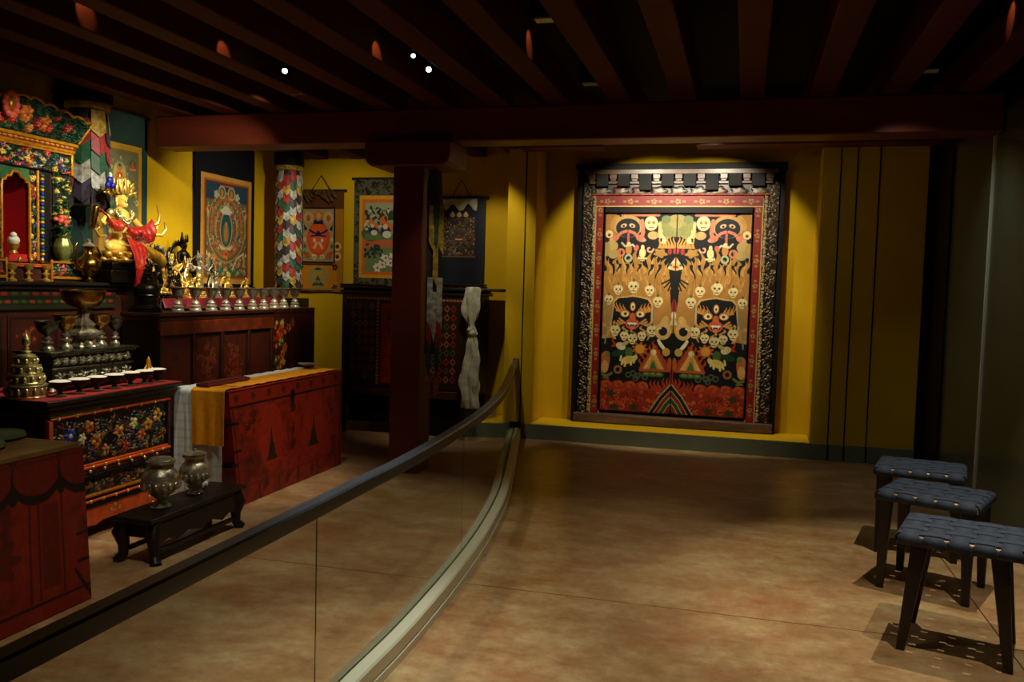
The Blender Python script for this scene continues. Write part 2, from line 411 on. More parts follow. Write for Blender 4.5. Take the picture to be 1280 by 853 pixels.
        me.loops.add(F.size); me.loops.foreach_set('vertex_index', F.ravel())
        me.polygons.add(len(F)); me.polygons.foreach_set('loop_start', np.arange(0, F.size, 4)); me.polygons.foreach_set('loop_total', np.full(len(F), 4))
        me.update(); me.materials.append(M[m] if isinstance(m, str) else m)
        ca = me.color_attributes.new('Col', 'FLOAT_COLOR', 'POINT')
        ca.data.foreach_set('color', np.concatenate([C, np.ones((len(C), 1))], 1).ravel().astype(np.float32))
        me.shade_smooth(); me.set_sharp_from_angle(angle=math.radians(60))
        o = bpy.data.objects.new(name, me); COL.objects.link(o); o.location = loc; o.rotation_euler = (0, 0, rz)
        if parent is not None: o.parent = parent
        return o

def jewel_scrolls(cv, n, rmin, rmax, pal, centers, dz=1.0, x0=0, x1=None, y0=0, y1=None):
    x1 = cv.w if x1 is None else x1; y1 = cv.h if y1 is None else y1
    for _ in range(n):
        x = rnd.uniform(x0, x1); y = rnd.uniform(y0, y1); r = rnd.uniform(rmin, rmax); c = rnd.choice(pal); q = rnd.random()
        if q < .35: cv.scroll(x, y, r, r * .22, c, dz * .8, rnd.choice((-1, 1)), rnd.random() * 6)
        elif q < .7: cv.ell(x, y, r, r * .38, c, rnd.random() * 3, dz * .7); cv.ell(x, y, r * .6, r * .12, tuple(min(255, int(k * 1.5)) for k in c), rnd.random() * 3, dz * .8)
        else: cv.flower(x, y, r, c, rnd.choice(centers), dz)
    return cv

def remap(o, fn):
    me = o.data; n = len(me.vertices); a = np.empty(n * 3); me.vertices.foreach_get('co', a); a = a.reshape(-1, 3)
    a = fn(a.copy()); me.vertices.foreach_set('co', a.ravel()); me.update(); return o

# ================================================================== THE ROOM
XL, XR, YB, YF = -5.4, 1.7, 9.42, 8.89
struct(MB().b2(-5.6, 2.0, -2.2, 9.7, -0.1, 0).build('floor', 'floor', smooth=False))
struct(MB().b2(-5.6, 2.0, -2.2, 9.7, 3.5, 3.6).build('ceiling', 'ceil', smooth=False))
struct(MB().b2(XL - .15, XL, -2.2, 9.6, 0, 3.5).build('wall_left', 'yellow', smooth=False))
struct(MB().b2(-5.6, 2.0, -2.3, -2.2, 0, 3.5).build('wall_front', 'black', smooth=False))
wb = MB()
def plan(mb, pts, z0, z1, m=0):
    n = len(pts); mb.add([(x, y, z0) for x, y in pts] + [(x, y, z1) for x, y in pts],
        [tuple(range(n))[::-1], tuple(range(n, 2 * n))] + [(i, (i + 1) % n, n + (i + 1) % n, n + i) for i in range(n)], m)
    return mb
plan(wb, [(-5.5, YB), (-2.47, YB), (-2.47, YF), (-2.16, YF), (-2.16, YB), (.67, YB), (.67, YF), (1.61, YF), (1.61, 9.6), (-5.5, 9.6)], .155, 3.5)
wbo = struct(wb.build('wall_back', 'yellow', smooth=False))
sj = MB()
for x in (-2.275, .835, .985, 1.185): sj.b2(x - .006, x + .006, YF - .004, YF + .01, 0 if x > 0 else .17, 3.03)
struct(sj.build('trim_1', 'joint', smooth=False))
sl = plan(MB(), [(-2.16, YF - .02), (.83, YF - .02), (.83, YB), (-2.16, YB)], 0, .155)
struct(sl.build('trim_2', 'yellow', smooth=False))
lp = [(-2.385, 8.872), (-2.45, 8.85), (-2.58, 8.79), (-2.75, 8.74)]
sl2 = plan(MB(), lp[::-1] + [(-2.385, YB), (-2.75, YB)][::1], 0, .15)
struct(sl2.build('trim_3', 'yellow', smooth=False))
bb = MB()
bb.b2(-2.262, .828, YF - .035, YF - .02, 0, .16); bb.b2(.848, .975, YF - .035, YF, 0, .158); bb.b2(.995, 1.177, YF - .035, YF, 0, .15); bb.b2(1.193, 1.61, YF - .035, YF, 0, .16)
struct(bb.build('baseboard_back', 'plinth', bevel=.002, smooth=False))
b2_ = MB()
for (x0, y0), (x1, y1) in zip(lp[:-1], lp[1:]):
    b2_.hexa([(x1, y1 - .015, 0), (x0, y0 - .015, 0), (x0, y0, 0), (x1, y1, 0)], [(x1, y1 - .015, .158), (x0, y0 - .015, .158), (x0, y0, .158), (x1, y1, .158)])
struct(b2_.build('baseboard_left', 'plinth', smooth=False))
struct(MB().b2(-2.385, -2.262, YF - .012, YF + .05, 0, .17).build('trim_4', 'joint', smooth=False))
hd = MB(); hd.b2(-2.3, -1.43, 8.62, YF, 3.03, 3.5); hd.b2(-.52, 1.69, 8.62, YF, 3.03, 3.5)
struct(hd.build('trim_5', 'beam', smooth=False))
# main beam, rafters, column
struct(MB().b2(-5.2, 1.69, 6.77, 7.06, 2.785, 3.06).build('beam', 'beam', bevel=.012))
for k in range(14):
    x = -5.0 + .49 * k
    if x > 1.5: break
    struct(MB().b2(x, x + .175, -1.8, 9.38 if x < -2.5 else 8.6, 3.062, 3.30).build('rafter', 'rafter', bevel=.008))
cp = MB()
prof = [(-.38, .2), (-.38, .09)] + [(-.38 + .1 * (1 - math.cos(a)), .1 - .1 * math.sin(a)) for a in [PI / 2 * q / 5 for q in range(1, 6)]]
prof = [(-.375, .205), (-.375, .08), (-.36, .03), (-.31, 0), (.31, 0), (.36, .03), (.375, .08), (.375, .205)]
col = thing('column', 'square oxblood red column with a wide bracket capital, in front of the dark cabinet', 'column', (-2.755, 6.92, 0))
MB().box((0, 0, 1.29), (.265, .27, 2.58)).build('shaft', 'column', col, bevel=.006)
MB().prism(prof, -.24, .24, T=Matrix.Translation((.02, 0, 2.58))).build('capital', 'column', col, bevel=.012)
col['kind'] = 'structure'

# dark glass wall on the right
struct(MB().b2(XR, XR + .02, 7.03, 8.25, .02, 2.93).build('window_1', 'darkglass', smooth=False))
struct(MB().b2(XR, XR + .02, -2.2, 6.97, .02, 2.93).build('window_2', 'darkglass', smooth=False))
wf = MB(); wf.b2(XR - .02, XR + .06, 8.25, 9.6, 0, 3.5); wf.b2(XR - .02, XR + .06, -2.2, 8.25, 2.93, 3.5)
wf.b2(1.61, 1.7, 8.9, 9.6, 0, 3.5); wf.b2(XR + .03, XR + .08, -2.2, 8.25, 0, 3)
struct(wf.build('wall_right', 'black', smooth=False))
struct(MB().b2(XR - .012, XR + .02, 6.985, 7.015, 0, 2.93).build('trim_6', 'barmetal', smooth=False))
struct(MB().b2(XR - .01, XR + .02, -2.2, 8.25, 0, .06).build('trim_7', 'barmetal', smooth=False))

# ================================================================== GLASS BARRIER
def catmull(P, n=10):
    out = []
    for i in range(len(P) - 1):
        p0 = np.array(P[max(i - 1, 0)]); p1 = np.array(P[i]); p2 = np.array(P[i + 1]); p3 = np.array(P[min(i + 2, len(P) - 1)])
        for k in range(n):
            t = k / n; out.append(tuple(.5 * ((2 * p1) + (p2 - p0) * t + (2 * p0 - 5 * p1 + 4 * p2 - p3) * t * t + (3 * p1 - p0 - 3 * p2 + p3) * t ** 3)))
    out.append(tuple(P[-1])); return out
GC = catmull([(-1.40, -.6), (-1.403, .5), (-1.405, 1.5), (-1.41, 2.5), (-1.411, 2.7), (-1.415, 3.0), (-1.42, 3.5), (-1.464, 4.27), (-1.545, 5.1), (-1.70, 6.08), (-1.96, 7.25), (-2.18, 8.2), (-2.325, 8.86)], 8)
def sweep(path, prof, closed=True):
    mb = MB(); n = len(prof); vs = []; fs = []
    for i, p in enumerate(path):
        a = np.array(path[max(i - 1, 0)]); b = np.array(path[min(i + 1, len(path) - 1)]); t = (b - a) / np.linalg.norm(b - a); nx, ny = t[1], -t[0]
        for u, z in prof: vs.append((p[0] + nx * u, p[1] + ny * u, z))
    for i in range(len(path) - 1):
        for k in range(n): k2 = (k + 1) % n; fs.append((i * n + k, (i + 1) * n + k, (i + 1) * n + k2, i * n + k2))
    fs.append(tuple(range(n))); fs.append(tuple((len(path) - 1) * n + k for k in range(n))[::-1]); return mb.add(vs, fs)
bar = thing('glass_barrier', 'curved clear glass barrier with dark handrail and satin metal base shoe', 'railing', (0, 0, 0))
sweep(GC, [(-.075, 0), (-.075, .062), (-.07, .07), (-.045, .086), (-.014, .1), (-.012, .1), (-.012, .04), (.006, .04), (.006, .108), (.03, .112), (.058, .107), (.066, .098), (.066, .045), (.062, .042), (.062, .038), (.07, .035), (.07, 0)]).build('base_shoe', 'barmetal', bar)
sweep(GC, [(-.026, .792), (-.028, .8), (-.028, .838), (-.022, .845), (.022, .845), (.028, .838), (.028, .8), (.026, .792)]).build('handrail', 'rail', bar)
js = [i for i, p in enumerate(GC)]
def nearest(y): return min(range(len(GC)), key=lambda i: abs(GC[i][1] - y))
cuts = [0, nearest(.5), nearest(2.70), nearest(4.6), nearest(6.7), len(GC) - 1]
for a, b in zip(cuts[:-1], cuts[1:]):
    pth = GC[a:b + 1]
    p0 = np.array(pth[0]); p1 = np.array(pth[1]); pth[0] = tuple(p0 + (p1 - p0) / np.linalg.norm(p1 - p0) * .004)
    sweep(pth, [(-.008, .05), (-.008, .8), (.002, .8), (.002, .05)]).build('glass_panel', 'glass', bar)
js = GC[nearest(2.70)]
MB().box((js[0] - .003, js[1], .44), (.003, .0015, .7)).build('glass_joint', 'plinth', bar)
MB().b2(-2.36, -2.30, 8.85, YF - .004, .785, .85).build('wall_bracket', 'rail', bar)

# ================================================================== PAINTED DOOR IN THE NICHE
def door_canvas():
    k = 2.3; c = Cv(184, 252, k, (13, 16, 17)); OC = (176, 124, 54); CR = (232, 206, 140); PK = (206, 120, 90); DK = (13, 16, 17)
    # golden blaze behind the faces
    c.poly([(0, 74), (14, 72), (30, 70), (50, 70), (68, 72), (80, 80), (86, 96), (88, 118), (92, 130), (92, 150), (0, 160)], OC)
    for x, h, l in ((6, 18, -4), (14, 14, 3), (24, 24, -3), (32, 14, 2), (40, 26, 3), (50, 16, -4), (57, 22, 5), (66, 18, 4), (74, 14, 6)):
        c.flame(x, 78, 13, h + 8, l, OC); c.flame(x + 3, 77, 5, h + 1, l, (200, 152, 76))
    for x, y, l in ((78, 84, 8), (82, 96, 5), (80, 108, 6)): c.flame(x, y, 8, 18, l, (184, 130, 56))
    for x, h, l in ((10, 22, 5), (20, 12, -3), (29, 14, 2), (46, 12, -2), (62, 16, -4), (72, 20, -5)): c.flame(x, 64, 4.5, -h, l, DK)
    for _ in range(40):
        x = rnd.uniform(2, 80); c.flame(x, rnd.uniform(84, 106), 3, rnd.uniform(8, 18), rnd.uniform(-3, 3), rnd.choice([(212, 166, 88), (150, 96, 38), (204, 150, 70)]), .6)
    c.poly([(92, 64), (84, 74), (86, 86), (89, 104), (90, 130), (92, 140)], DK)
    for a in (-1.1, -.7, -.3): c.line([(91, 80), (91 - 16 * math.cos(a), 80 - 14 * math.sin(a) + 4)], 1.0, DK)
    # top register
    c.ell(84, 18, 16, 13, (142, 142, 80), wob=.12, nw=7); c.ell(90, 10, 10, 8, (164, 150, 88)); c.ell(78, 8, 6, 5, (120, 130, 86))
    for x in range(70, 92, 4): c.flame(x, 44, 4, 16, rnd.uniform(-2, 2), (204, 150, 70))
    c.line([(22, 2), (68, 2)], 2.2, PK); c.rect(0, 0, 14, 30, (172, 118, 56)); c.ell(12, 12, 5, 10, (190, 140, 70), .5)
    c.ell(29, 17, 19, 14, (196, 150, 86)); c.ell(29, 19, 15.5, 12, (30, 36, 38))
    for q in (-1, 1):
        c.ell(29 + q * 5.5, 16, 4, 2.4, (220, 176, 130), q * .3); c.ell(29 + q * 5.5, 16.6, 1.6, 1.4, DK)
        c.line([(29 + q * 2, 23), (29 + q * 8, 25), (29 + q * 14, 30)], 1.8, PK)
        c.ell(29 + q * 17, 32, 6.5, 4, PK, q * .4); c.ell(29 + q * 21, 34, 3, 2, (224, 150, 120))
    c.line([(30, 26), (30, 36), (29, 40)], 1.5, (190, 90, 70)); c.ell(5, 27, 5, 5, CR); c.ell(5, 28, 2, 2, (110, 60, 40))
    c.ell(59, 13, 8.5, 9, (226, 214, 150)); c.ell(56, 12, 2, 2, (150, 120, 70)); c.ell(62, 12, 2, 2, (150, 120, 70)); c.line([(56, 18), (62, 18)], .7, (140, 90, 60))
    c.line([(47, 10), (49, 24), (47, 32)], 2.4, PK); c.ell(62, 28, 7, 5, (214, 160, 100)); c.line([(70, 14), (71, 30)], 2, (214, 190, 120)); c.flame(75, 38, 7, 18, -1, (224, 200, 140))
    # middle register of offerings
    c.ell(9, 42, 8, 7, (186, 160, 92)); c.ell(11, 52, 7, 6, (176, 150, 84)); c.ell(2, 46, 5, 9, (170, 140, 76)); c.ring(21, 50, 4, 1.4, PK)
    c.ell(31, 46, 4, 7, (190, 130, 60)); c.ell(31, 39, 2.4, 2.4, CR); c.line([(22, 38), (26, 42), (36, 40), (40, 44)], 1.2, (210, 190, 150)); c.ring(31, 57, 4, 1.2, (170, 180, 140)); c.ell(41, 44, 3, 4, (200, 100, 80), .5)
    c.ell(49, 50, 4.2, 6, CR); c.ell(49, 43, 2.2, 3, CR); c.rect(43, 56, 55, 58, CR); c.rect(46, 58.5, 52, 60, (200, 180, 120))
    c.scroll(58, 45, 5, 1.0, (220, 160, 130)); c.ell(72, 50, 8, 5, (176, 130, 56), .2, wob=.2)
    c.poly([(92, 54), (82, 68), (84, 70), (92, 72)], (216, 176, 110)); c.ell(84, 48, 2.6, 4, (170, 50, 40)); c.ell(90.5, 47, 2.4, 4, (190, 60, 46))
    for x, y, cc in ((86, 65, (60, 120, 70)), (89, 61, (230, 220, 190)), (90, 67, (170, 50, 40)), (84.5, 68.5, (230, 220, 190))): c.ell(x, y, 1.5, 1.5, cc)
    # skull crown
    for x, y, r in ((19, 97, 6.2), (39, 93, 7.2), (60, 97, 6.4), (7, 110, 6), (71, 111, 6.6)): c.skull(x, y, r)
    # dark face
    c.poly([(13, 112), (18, 106), (30, 105), (39, 103), (50, 105), (60, 107), (65, 114), (66, 150), (60, 160), (14, 160), (9, 140)], (208, 166, 90))
    c.poly([(15, 113), (20, 108), (30, 107), (39, 105.5), (50, 107), (58, 109), (63, 116), (63, 150), (56, 165), (20, 165), (12, 140)], (15, 19, 20))
    for q in (-1, 1):
        for n_ in range(7): c.flame(39 + q * (7 + n_ * 2.3), 128 - n_ * .6, 3.4, 9 + n_ % 2 * 4, q * 3, (212, 140, 60))
        c.ell(39 + q * 10, 127, 6.2, 4.6, (196, 120, 50)); c.ell(39 + q * 10, 127.5, 4.8, 3.6, (244, 224, 160)); c.ell(39 + q * 9.5, 127.5, 2, 2, (96, 46, 20))
        for n_ in range(4): c.line([(39 + q * (10 + n_ * 3), 139 + n_), (39 + q * (17 + n_ * 2), 134 + n_ * 3)], 1.2, (206, 146, 70))
        c.ell(39 + q * 22, 146, 2.6, 9, (176, 134, 70), q * .2); c.line([(39 + q * 27, 116), (39 + q * 28, 136), (39 + q * 25, 152)], .7, (130, 140, 120))
    c.ell(39, 118, 3.4, 5.6, (214, 150, 60)); c.ell(39, 118, 2.3, 4, (246, 232, 180)); c.ell(39, 118.5, 1.2, 1.9, (90, 40, 20))
    c.ell(39, 132, 4, 6, (204, 96, 50)); c.ell(39, 140, 9, 7, (206, 92, 52)); c.ell(39, 141, 6.4, 3.6, (96, 26, 18)); c.line([(34, 139.5), (44, 139.5)], 1.2, (246, 236, 206)); c.ell(39, 145, 3, 2.4, (222, 120, 90))
    for x in (35.5, 42.5): c.poly([(x - 1, 139), (x + 1, 139), (x, 144)], (246, 236, 206))
    # garland
    for x, y, r in ((17, 149, 6.6), (29, 155.5, 5.6), (40, 159, 6.4), (52, 155, 5.6), (65, 148, 6.8)): c.flame(x, y - 4, 8, 9, 0, (208, 150, 66)); c.skull(x, y, r)
    c.ring(0, 150, 8, 2, (196, 150, 80)); c.line([(4, 112), (6, 140), (4, 166)], .9, (140, 132, 96)); c.line([(12, 116), (9, 138)], .7, (140, 132, 96))
    # handles and horns near the meeting edge
    c.ell(80, 138, 5, 10, (204, 164, 92), .3); c.ring(79, 148, 8, 2.6, (206, 164, 92)); c.ell(79, 148, 5.6, 5.6, (20, 24, 26)); c.line([(76, 144), (72, 146)], 1, CR)
    for t in range(7): a = t / 6; c.ell(74 + 9 * a, 160 + 12 * a ** .8, 2.6 - 1.5 * abs(a - .4), 2.2, (240, 226, 170))
    c.ell(84, 174, 5, 5, (200, 160, 80)); c.poly([(92, 104), (88, 116), (89, 124), (92, 124)], (150, 46, 40)); c.ell(91.5, 128, 2.6, 5, (226, 210, 170)); c.poly([(86, 140), (92, 128), (92, 140)], (200, 180, 130))
    # animals and treasures
    c.flame(15, 170, 6, 12, 1, (176, 40, 28)); c.ell(25, 169, 6.5, 4.6, (230, 208, 150), .4); c.ell(31, 165, 5, 2.4, (190, 170, 90), -.5); c.ell(36, 177, 5, 7, (70, 104, 48)); c.ell(22, 178, 9, 4, (30, 60, 36), -.2)
    c.ell(35, 186, 9, 5, (220, 190, 90), -.3)
    for x, y in ((28, 192), (32, 194), (40, 192), (44, 189), (26, 187)): c.line([(x, y - 5), (x - 1, y)], 1.3, (232, 210, 120))
    c.ell(44, 183, 3, 4, (232, 210, 120), .6); c.ell(50, 171.5, 9, 7.5, (196, 90, 30), wob=.2, nw=9); c.ell(50, 171.5, 6, 5.6, (220, 160, 50))
    c.ell(4, 190, 7, 14, (186, 106, 48), .15); c.ell(5, 196, 4.6, 8, (216, 160, 90)); c.ell(8, 180, 3, 4, (110, 120, 60)); c.ring(22, 199, 4.2, 1.4, (160, 100, 60))
    for x, y in ((42, 203), (48, 206), (54, 202), (58, 207), (46, 209), (36, 205)): c.ring(x, y, 3, .9, (84, 92, 70))
    c.line([(2, 206), (8, 208), (14, 204)], 1.6, (120, 120, 60)); c.line([(3, 210), (10, 211)], 1.1, (120, 120, 60))
    # triangular offering cake
    for t in range(9): c.flame(53 + t * 3.8, 198 - (16 - abs(t - 4) * 3.6) * 1.6, 7, 13, (t - 4) * .5, (172, 66, 26))
    c.poly([(68, 166), (50, 198), (87, 198)], (184, 80, 30)); c.poly([(68, 172), (55, 196), (82, 196)], (226, 180, 96))
    c.poly([(68, 178), (60, 196), (76, 196)], (214, 150, 70)); c.poly([(68, 184), (63, 196), (73, 196)], (60, 120, 50)); c.ell(68, 175, 3.6, 3.6, (240, 220, 150)); c.rect(50, 196, 87, 199, (200, 84, 34))
    for x in (60, 68, 76): c.ell(x, 203, 6, 3.2, (70, 100, 50)); c.ell(x, 202.4, 3.6, 1.6, (130, 140, 70))
    c.ell(89, 190, 3, 9, (190, 90, 34)); c.line([(91, 196), (91, 214)], 1, (150, 50, 30))
    # red blaze at the foot
    c.poly([(0, 222), (92, 222), (92, 252), (0, 252)], (150, 46, 20))
    for x in (4, 20, 36, 52): c.ell(x + 2, 220, 9, 7, (168, 58, 26)); c.scroll(x + 3, 219, 6, 1.6, (196, 84, 40), d=-1)
    for x in (66, 71, 76, 82, 87, 91): c.flame(x, 224, 7, 14 + (x > 80) * 4, 1, (170, 56, 24))
    for _ in range(46): c.scroll(rnd.uniform(0, 86), rnd.uniform(224, 250), rnd.uniform(2, 5), .7, rnd.choice([(196, 80, 36), (116, 30, 14), (206, 100, 46)]), d=rnd.choice((-1, 1)), a0=rnd.random() * 6)
    for x, y in ((14, 230), (44, 246), (18, 247)): c.ell(x, y, 5, 4, (60, 62, 34), wob=.2)
    # rainbow peak
    for r, cc in ((32, (188, 168, 110)), (30, (24, 24, 22)), (25, (188, 168, 110)), (23.6, (140, 40, 24)), (18.5, (188, 160, 100)), (17, (30, 84, 40)), (11.5, (190, 160, 100)), (10, (130, 40, 24)), (4, (60, 30, 20))):
        c.poly([(92, 252 - r * 1.22), (92 - r * .45, 252 - r * .72), (92 - r * .95, 254), (92, 254)], cc)
    c.flip(); c.line([(92, 0), (92, 252)], .7, (20, 16, 12))
    for x in (22, 44, 66, 118, 140, 162): c.line([(x, 0), (x, 252)], .25, (40, 34, 24), al=.6)
    c.mottle(.14, 9, 7); c.mottle(.16, 30, 24); return c

DX = -.725; DY = 9.33
dr = thing('painted_door', 'tall painted double door with carved red frame standing in the bright yellow niche', 'door', (DX, DY, .157))
MB().b2(-1.05, 1.05, .064, .085, .1, 2.75).build('backboard', 'black', dr)
fr = MB(); fr.b2(-1.082, -1.03, -.02, .09, .0, 2.795); fr.b2(1.03, 1.075, -.02, .09, 0, 2.795); fr.b2(-1.1, 1.09, -.045, .09, 2.74, 2.8)
fr.build('outer_frame', 'black', dr, bevel=.004)
door_canvas().mesh('door_leaf_painting', 'paintdoor', 1.525, 2.15, .03, loc=(-.005, .03, .135), parent=dr)
dk = MB(); dk.b2(-.79, .78, -.01, .04, 2.285, 2.345); dk.b2(-.79, -.768, -.01, .04, .13, 2.3); dk.b2(.758, .78, -.01, .04, .13, 2.3)
dk.build('inner_reveal', 'black', dr)
def carve_band(w, h, kind):
    c = Cv(w, h, 1.8, (30, 20, 13))
    if kind == 'vine':
        n = int(max(w, h) / 3.2)
        for i in range(n):
            y = (i + .5) / n * h; x = w * (.5 + .28 * math.sin(i * 1.9))
            c.scroll(x, y, w * rnd.uniform(.2, .32), .7, rnd.choice([(112, 92, 58), (86, 66, 40), (66, 50, 32)]), 1.0, d=1 if i % 2 else -1, a0=i * 2.1)
            c.ell(w * rnd.random(), y, 1.2, .8, rnd.choice([(90, 34, 22), (130, 108, 70), (30, 22, 16)]), rnd.random() * 3, .6)
    elif kind == 'bead':
        n = int(max(w, h) / 3.6); vert = h > w
        for i in range(n):
            t = (i + .5) / n; x, y = (w * .5, t * h) if vert else (t * w, h * .5)
            c.scroll(x, y, 1.7, .8, (170, 150, 104), 1.0, a0=i * 1.3)
    elif kind == 'red':
        c.rgb[:] = lin((132, 28, 18)); vert = h > w; n = int(max(w, h) / 30)
        for i in range(n + 1):
            t = (i + .5) / (n + 1); x, y = (w * .5, t * h) if vert else (t * w, h * .5); q = min(w, h)
            c.flower(x, y, q * .26, (146, 112, 60), (100, 34, 20)); c.ell(x - (0 if vert else q * .5), y - (q * .5 if vert else 0), q * .16, q * .12, (150, 112, 62)); c.ell(x + (0 if vert else q * .5), y + (q * .5 if vert else 0), q * .16, q * .12, (150, 112, 62))
        if vert:
            c.line([(.4, 0), (.4, h)], .7, (200, 160, 80)); c.line([(w - .4, 0), (w - .4, h)], .7, (200, 160, 80))
        else: c.line([(0, h - .5), (w, h - .5)], .8, (210, 170, 90))
    elif kind == 'cloud':
        for i in range(9):
            x = (i + .5) * w / 9; q = h * .4
            c.ell(x, h * .62, w / 22, q, rnd.choice([(70, 44, 30), (60, 54, 44), (90, 34, 22)]), 0, 1, wob=.15); c.ell(x, h * .7, w / 34, q * .6, (126, 108, 86), 0, 1.2, wob=.2)
        c.line([(0, h - 1), (w, h - 1)], 1, (150, 60, 40), .6)
    c.mottle(.2, 12, 4) ; return c
for sx, nm in ((-1, 'l'), (1, 'r')):
    carve_band(11, 240, 'vine').mesh('carved_jamb', 'paintcarve', .11, 2.5, .04, .012, loc=(sx * .965, .0, .1), parent=dr)
    carve_band(4, 240, 'bead').mesh('beaded_strip', 'paintcarve', .036, 2.47, .05, .014, loc=(sx * .893, -.005, .1), parent=dr)
    carve_band(11, 240, 'red').mesh('red_jamb', 'paint', .106, 2.34, .06, loc=(sx * .822 - .004, -.01, .1), parent=dr)
carve_band(190, 14, 'red').mesh('red_lintel', 'paint', 1.74, .115, .06, loc=(-.004, -.012, 2.345), parent=dr)
carve_band(190, 14, 'cloud').mesh('painted_lintel_band', 'paintcarve', 1.84, .12, .06, .012, loc=(0, -.018, 2.465), parent=dr)
lg = MB(); lg.b2(-.95, .95, -.055, .03, 2.585, 2.612); lg.b2(-1.0, 1.0, -.075, .03, 2.685, 2.735); lg.build('lintel_ledge', 'railwood', dr, bevel=.003)
MB().b2(-1.0, 1.0, .0, .03, 2.6, 2.7).build('lintel_recess', 'black', dr)
for i in range(9):
    x = -.92 + i * .23; q = MB(); q.b2(x - .038, x + .038, -.07, .01, 2.635, 2.684); q.b2(x - .03, x + .03, -.06, .01, 2.612, 2.635); q.build('bracket_end', 'railwood', dr, bevel=.003)
for i in range(8):
    x = -.805 + i * .23; MB().box((x, -.07, 2.62 if i not in (2, 5) else 2.6), (.13, .03, .13 if i not in (2, 5) else .17)).build('hanging_board', 'black', dr, bevel=.004)
sb = MB(); sb.b2(-1.045, 1.05, -.075, .06, .005, .1); sb.build('threshold', mat('worn threshold wood', (118, 88, 62), .6, col2=(70, 48, 32), scale=7, stretch=(.3, 1, 1), bump=.3, bscale=20), dr, bevel=.008)

# ================================================================== WEBBED STOOLS
def webbed_stool(label, loc, rz, splay):
    t = thing('woven_stool', label, 'stool', loc, rz, None)
    W, D, H = .51, .45, .545; nx, ny = 5, 5; gx, gy = .026, .014
    wx = (W - .01) / nx; wy = (D - .01) / ny
    fr = MB()
    for s in (-1, 1):
        fr.box((0, s * (D / 2 - .019), H - .03), (W - .03, .036, .044)); fr.box((s * (W / 2 - .019), 0, H - .03), (.036, D - .03, .044))
    fr.build('seat_frame', 'stoolrail', t, bevel=.008)
    for i in range(nx):       # straps running front to back, wrapped over the rails
        x = (i - (nx - 1) / 2) * wx; pts = []
        yy = [-D / 2 - .006]; pts.append((-D / 2 - .002, H - .052)); pts.append((-D / 2 - .005, H - .02)); pts.append((-D / 2 + .006, H - .004))
        for j in range(ny * 6 + 1):
            y = -D / 2 + .02 + (D - .04) * j / (ny * 6); ph = (y + D / 2 - .005) / wy; c = int(ph); f = ph - c
            z = H + .0022 * math.sin(PI * min(max(f, 0), 1)) ** .6 * (1 if (c + i) % 2 == 0 else -1); pts.append((y, z))
        pts += [(D / 2 - .006, H - .004), (D / 2 + .005, H - .02), (D / 2 + .002, H - .052)]
        mb = MB(); hw = (wx - gx) / 2; vs = []; fs = []
        for q, (y, z) in enumerate(pts):
            hh = hw if 1 < q < len(pts) - 2 else wx / 2 - .0006; vs += [(x - hh, y, z), (x + hh, y, z)]
        for q in range(len(pts) - 1): fs.append((2 * q, 2 * q + 1, 2 * q + 3, 2 * q + 2))
        o = mb.add(vs, fs).build('webbing_strap', 'webbing', t); m_ = o.modifiers.new('th', 'SOLIDIFY'); m_.thickness = .0025; m_.offset = 0
    for j in range(ny):
        y = (j - (ny - 1) / 2) * wy; pts = [(-W / 2 - .002, H - .052), (-W / 2 - .005, H - .02), (-W / 2 + .006, H - .004)]
        for i in range(nx * 6 + 1):
            x = -W / 2 + .02 + (W - .04) * i / (nx * 6); ph = (x + W / 2 - .005) / wx; c = int(ph); f = ph - c
            z = H + .0022 * math.sin(PI * min(max(f, 0), 1)) ** .6 * (-1 if (c + j) % 2 == 0 else 1); pts.append((x, z))
        pts += [(W / 2 - .006, H - .004), (W / 2 + .005, H - .02), (W / 2 + .002, H - .052)]
        mb = MB(); hw = (wy - gy) / 2; vs = []; fs = []
        for q, (x, z) in enumerate(pts):
            hh = hw if 1 < q < len(pts) - 2 else wy / 2 - .0006; vs += [(x, y - hh, z), (x, y + hh, z)]
        for q in range(len(pts) - 1): fs.append((2 * q, 2 * q + 2, 2 * q + 3, 2 * q + 1))
        o = mb.add(vs, fs).build('webbing_strap', 'webbing', t); m_ = o.modifiers.new('th', 'SOLIDIFY'); m_.thickness = .0025; m_.offset = 0
    for sx in (-1, 1):
        for sy in (-1, 1):
            tx, ty = sx * (.215 - splay), sy * (D / 2 - .035); bx, by = sx * .215, sy * (D / 2 - .028)
            mb = MB(); a, b = .036, .017
            mb.hexa([(bx - .019, by - .013, 0), (bx + .019, by - .013, 0), (bx + .019, by + .013, 0), (bx - .019, by + .013, 0)],
                    [(tx - a, ty - b, H - .03), (tx + a, ty - b, H - .03), (tx + a, ty + b, H - .03), (tx - a, ty + b, H - .03)])
            mb.build('leg', 'stoolwood', t, bevel=.005)
    return t
webbed_stool('dark woven navy webbing stool nearest the viewer, front of the row of three', (1.012, 4.318, 0), math.radians(-16.5), .06)
webbed_stool('navy webbing stool in the middle of the row by the glass wall', (1.062, 5.165, 0), math.radians(-24), .01)
webbed_stool('farthest navy webbing stool, partly hidden behind the middle one', (1.125, 5.93, 0), math.radians(-13), .01)

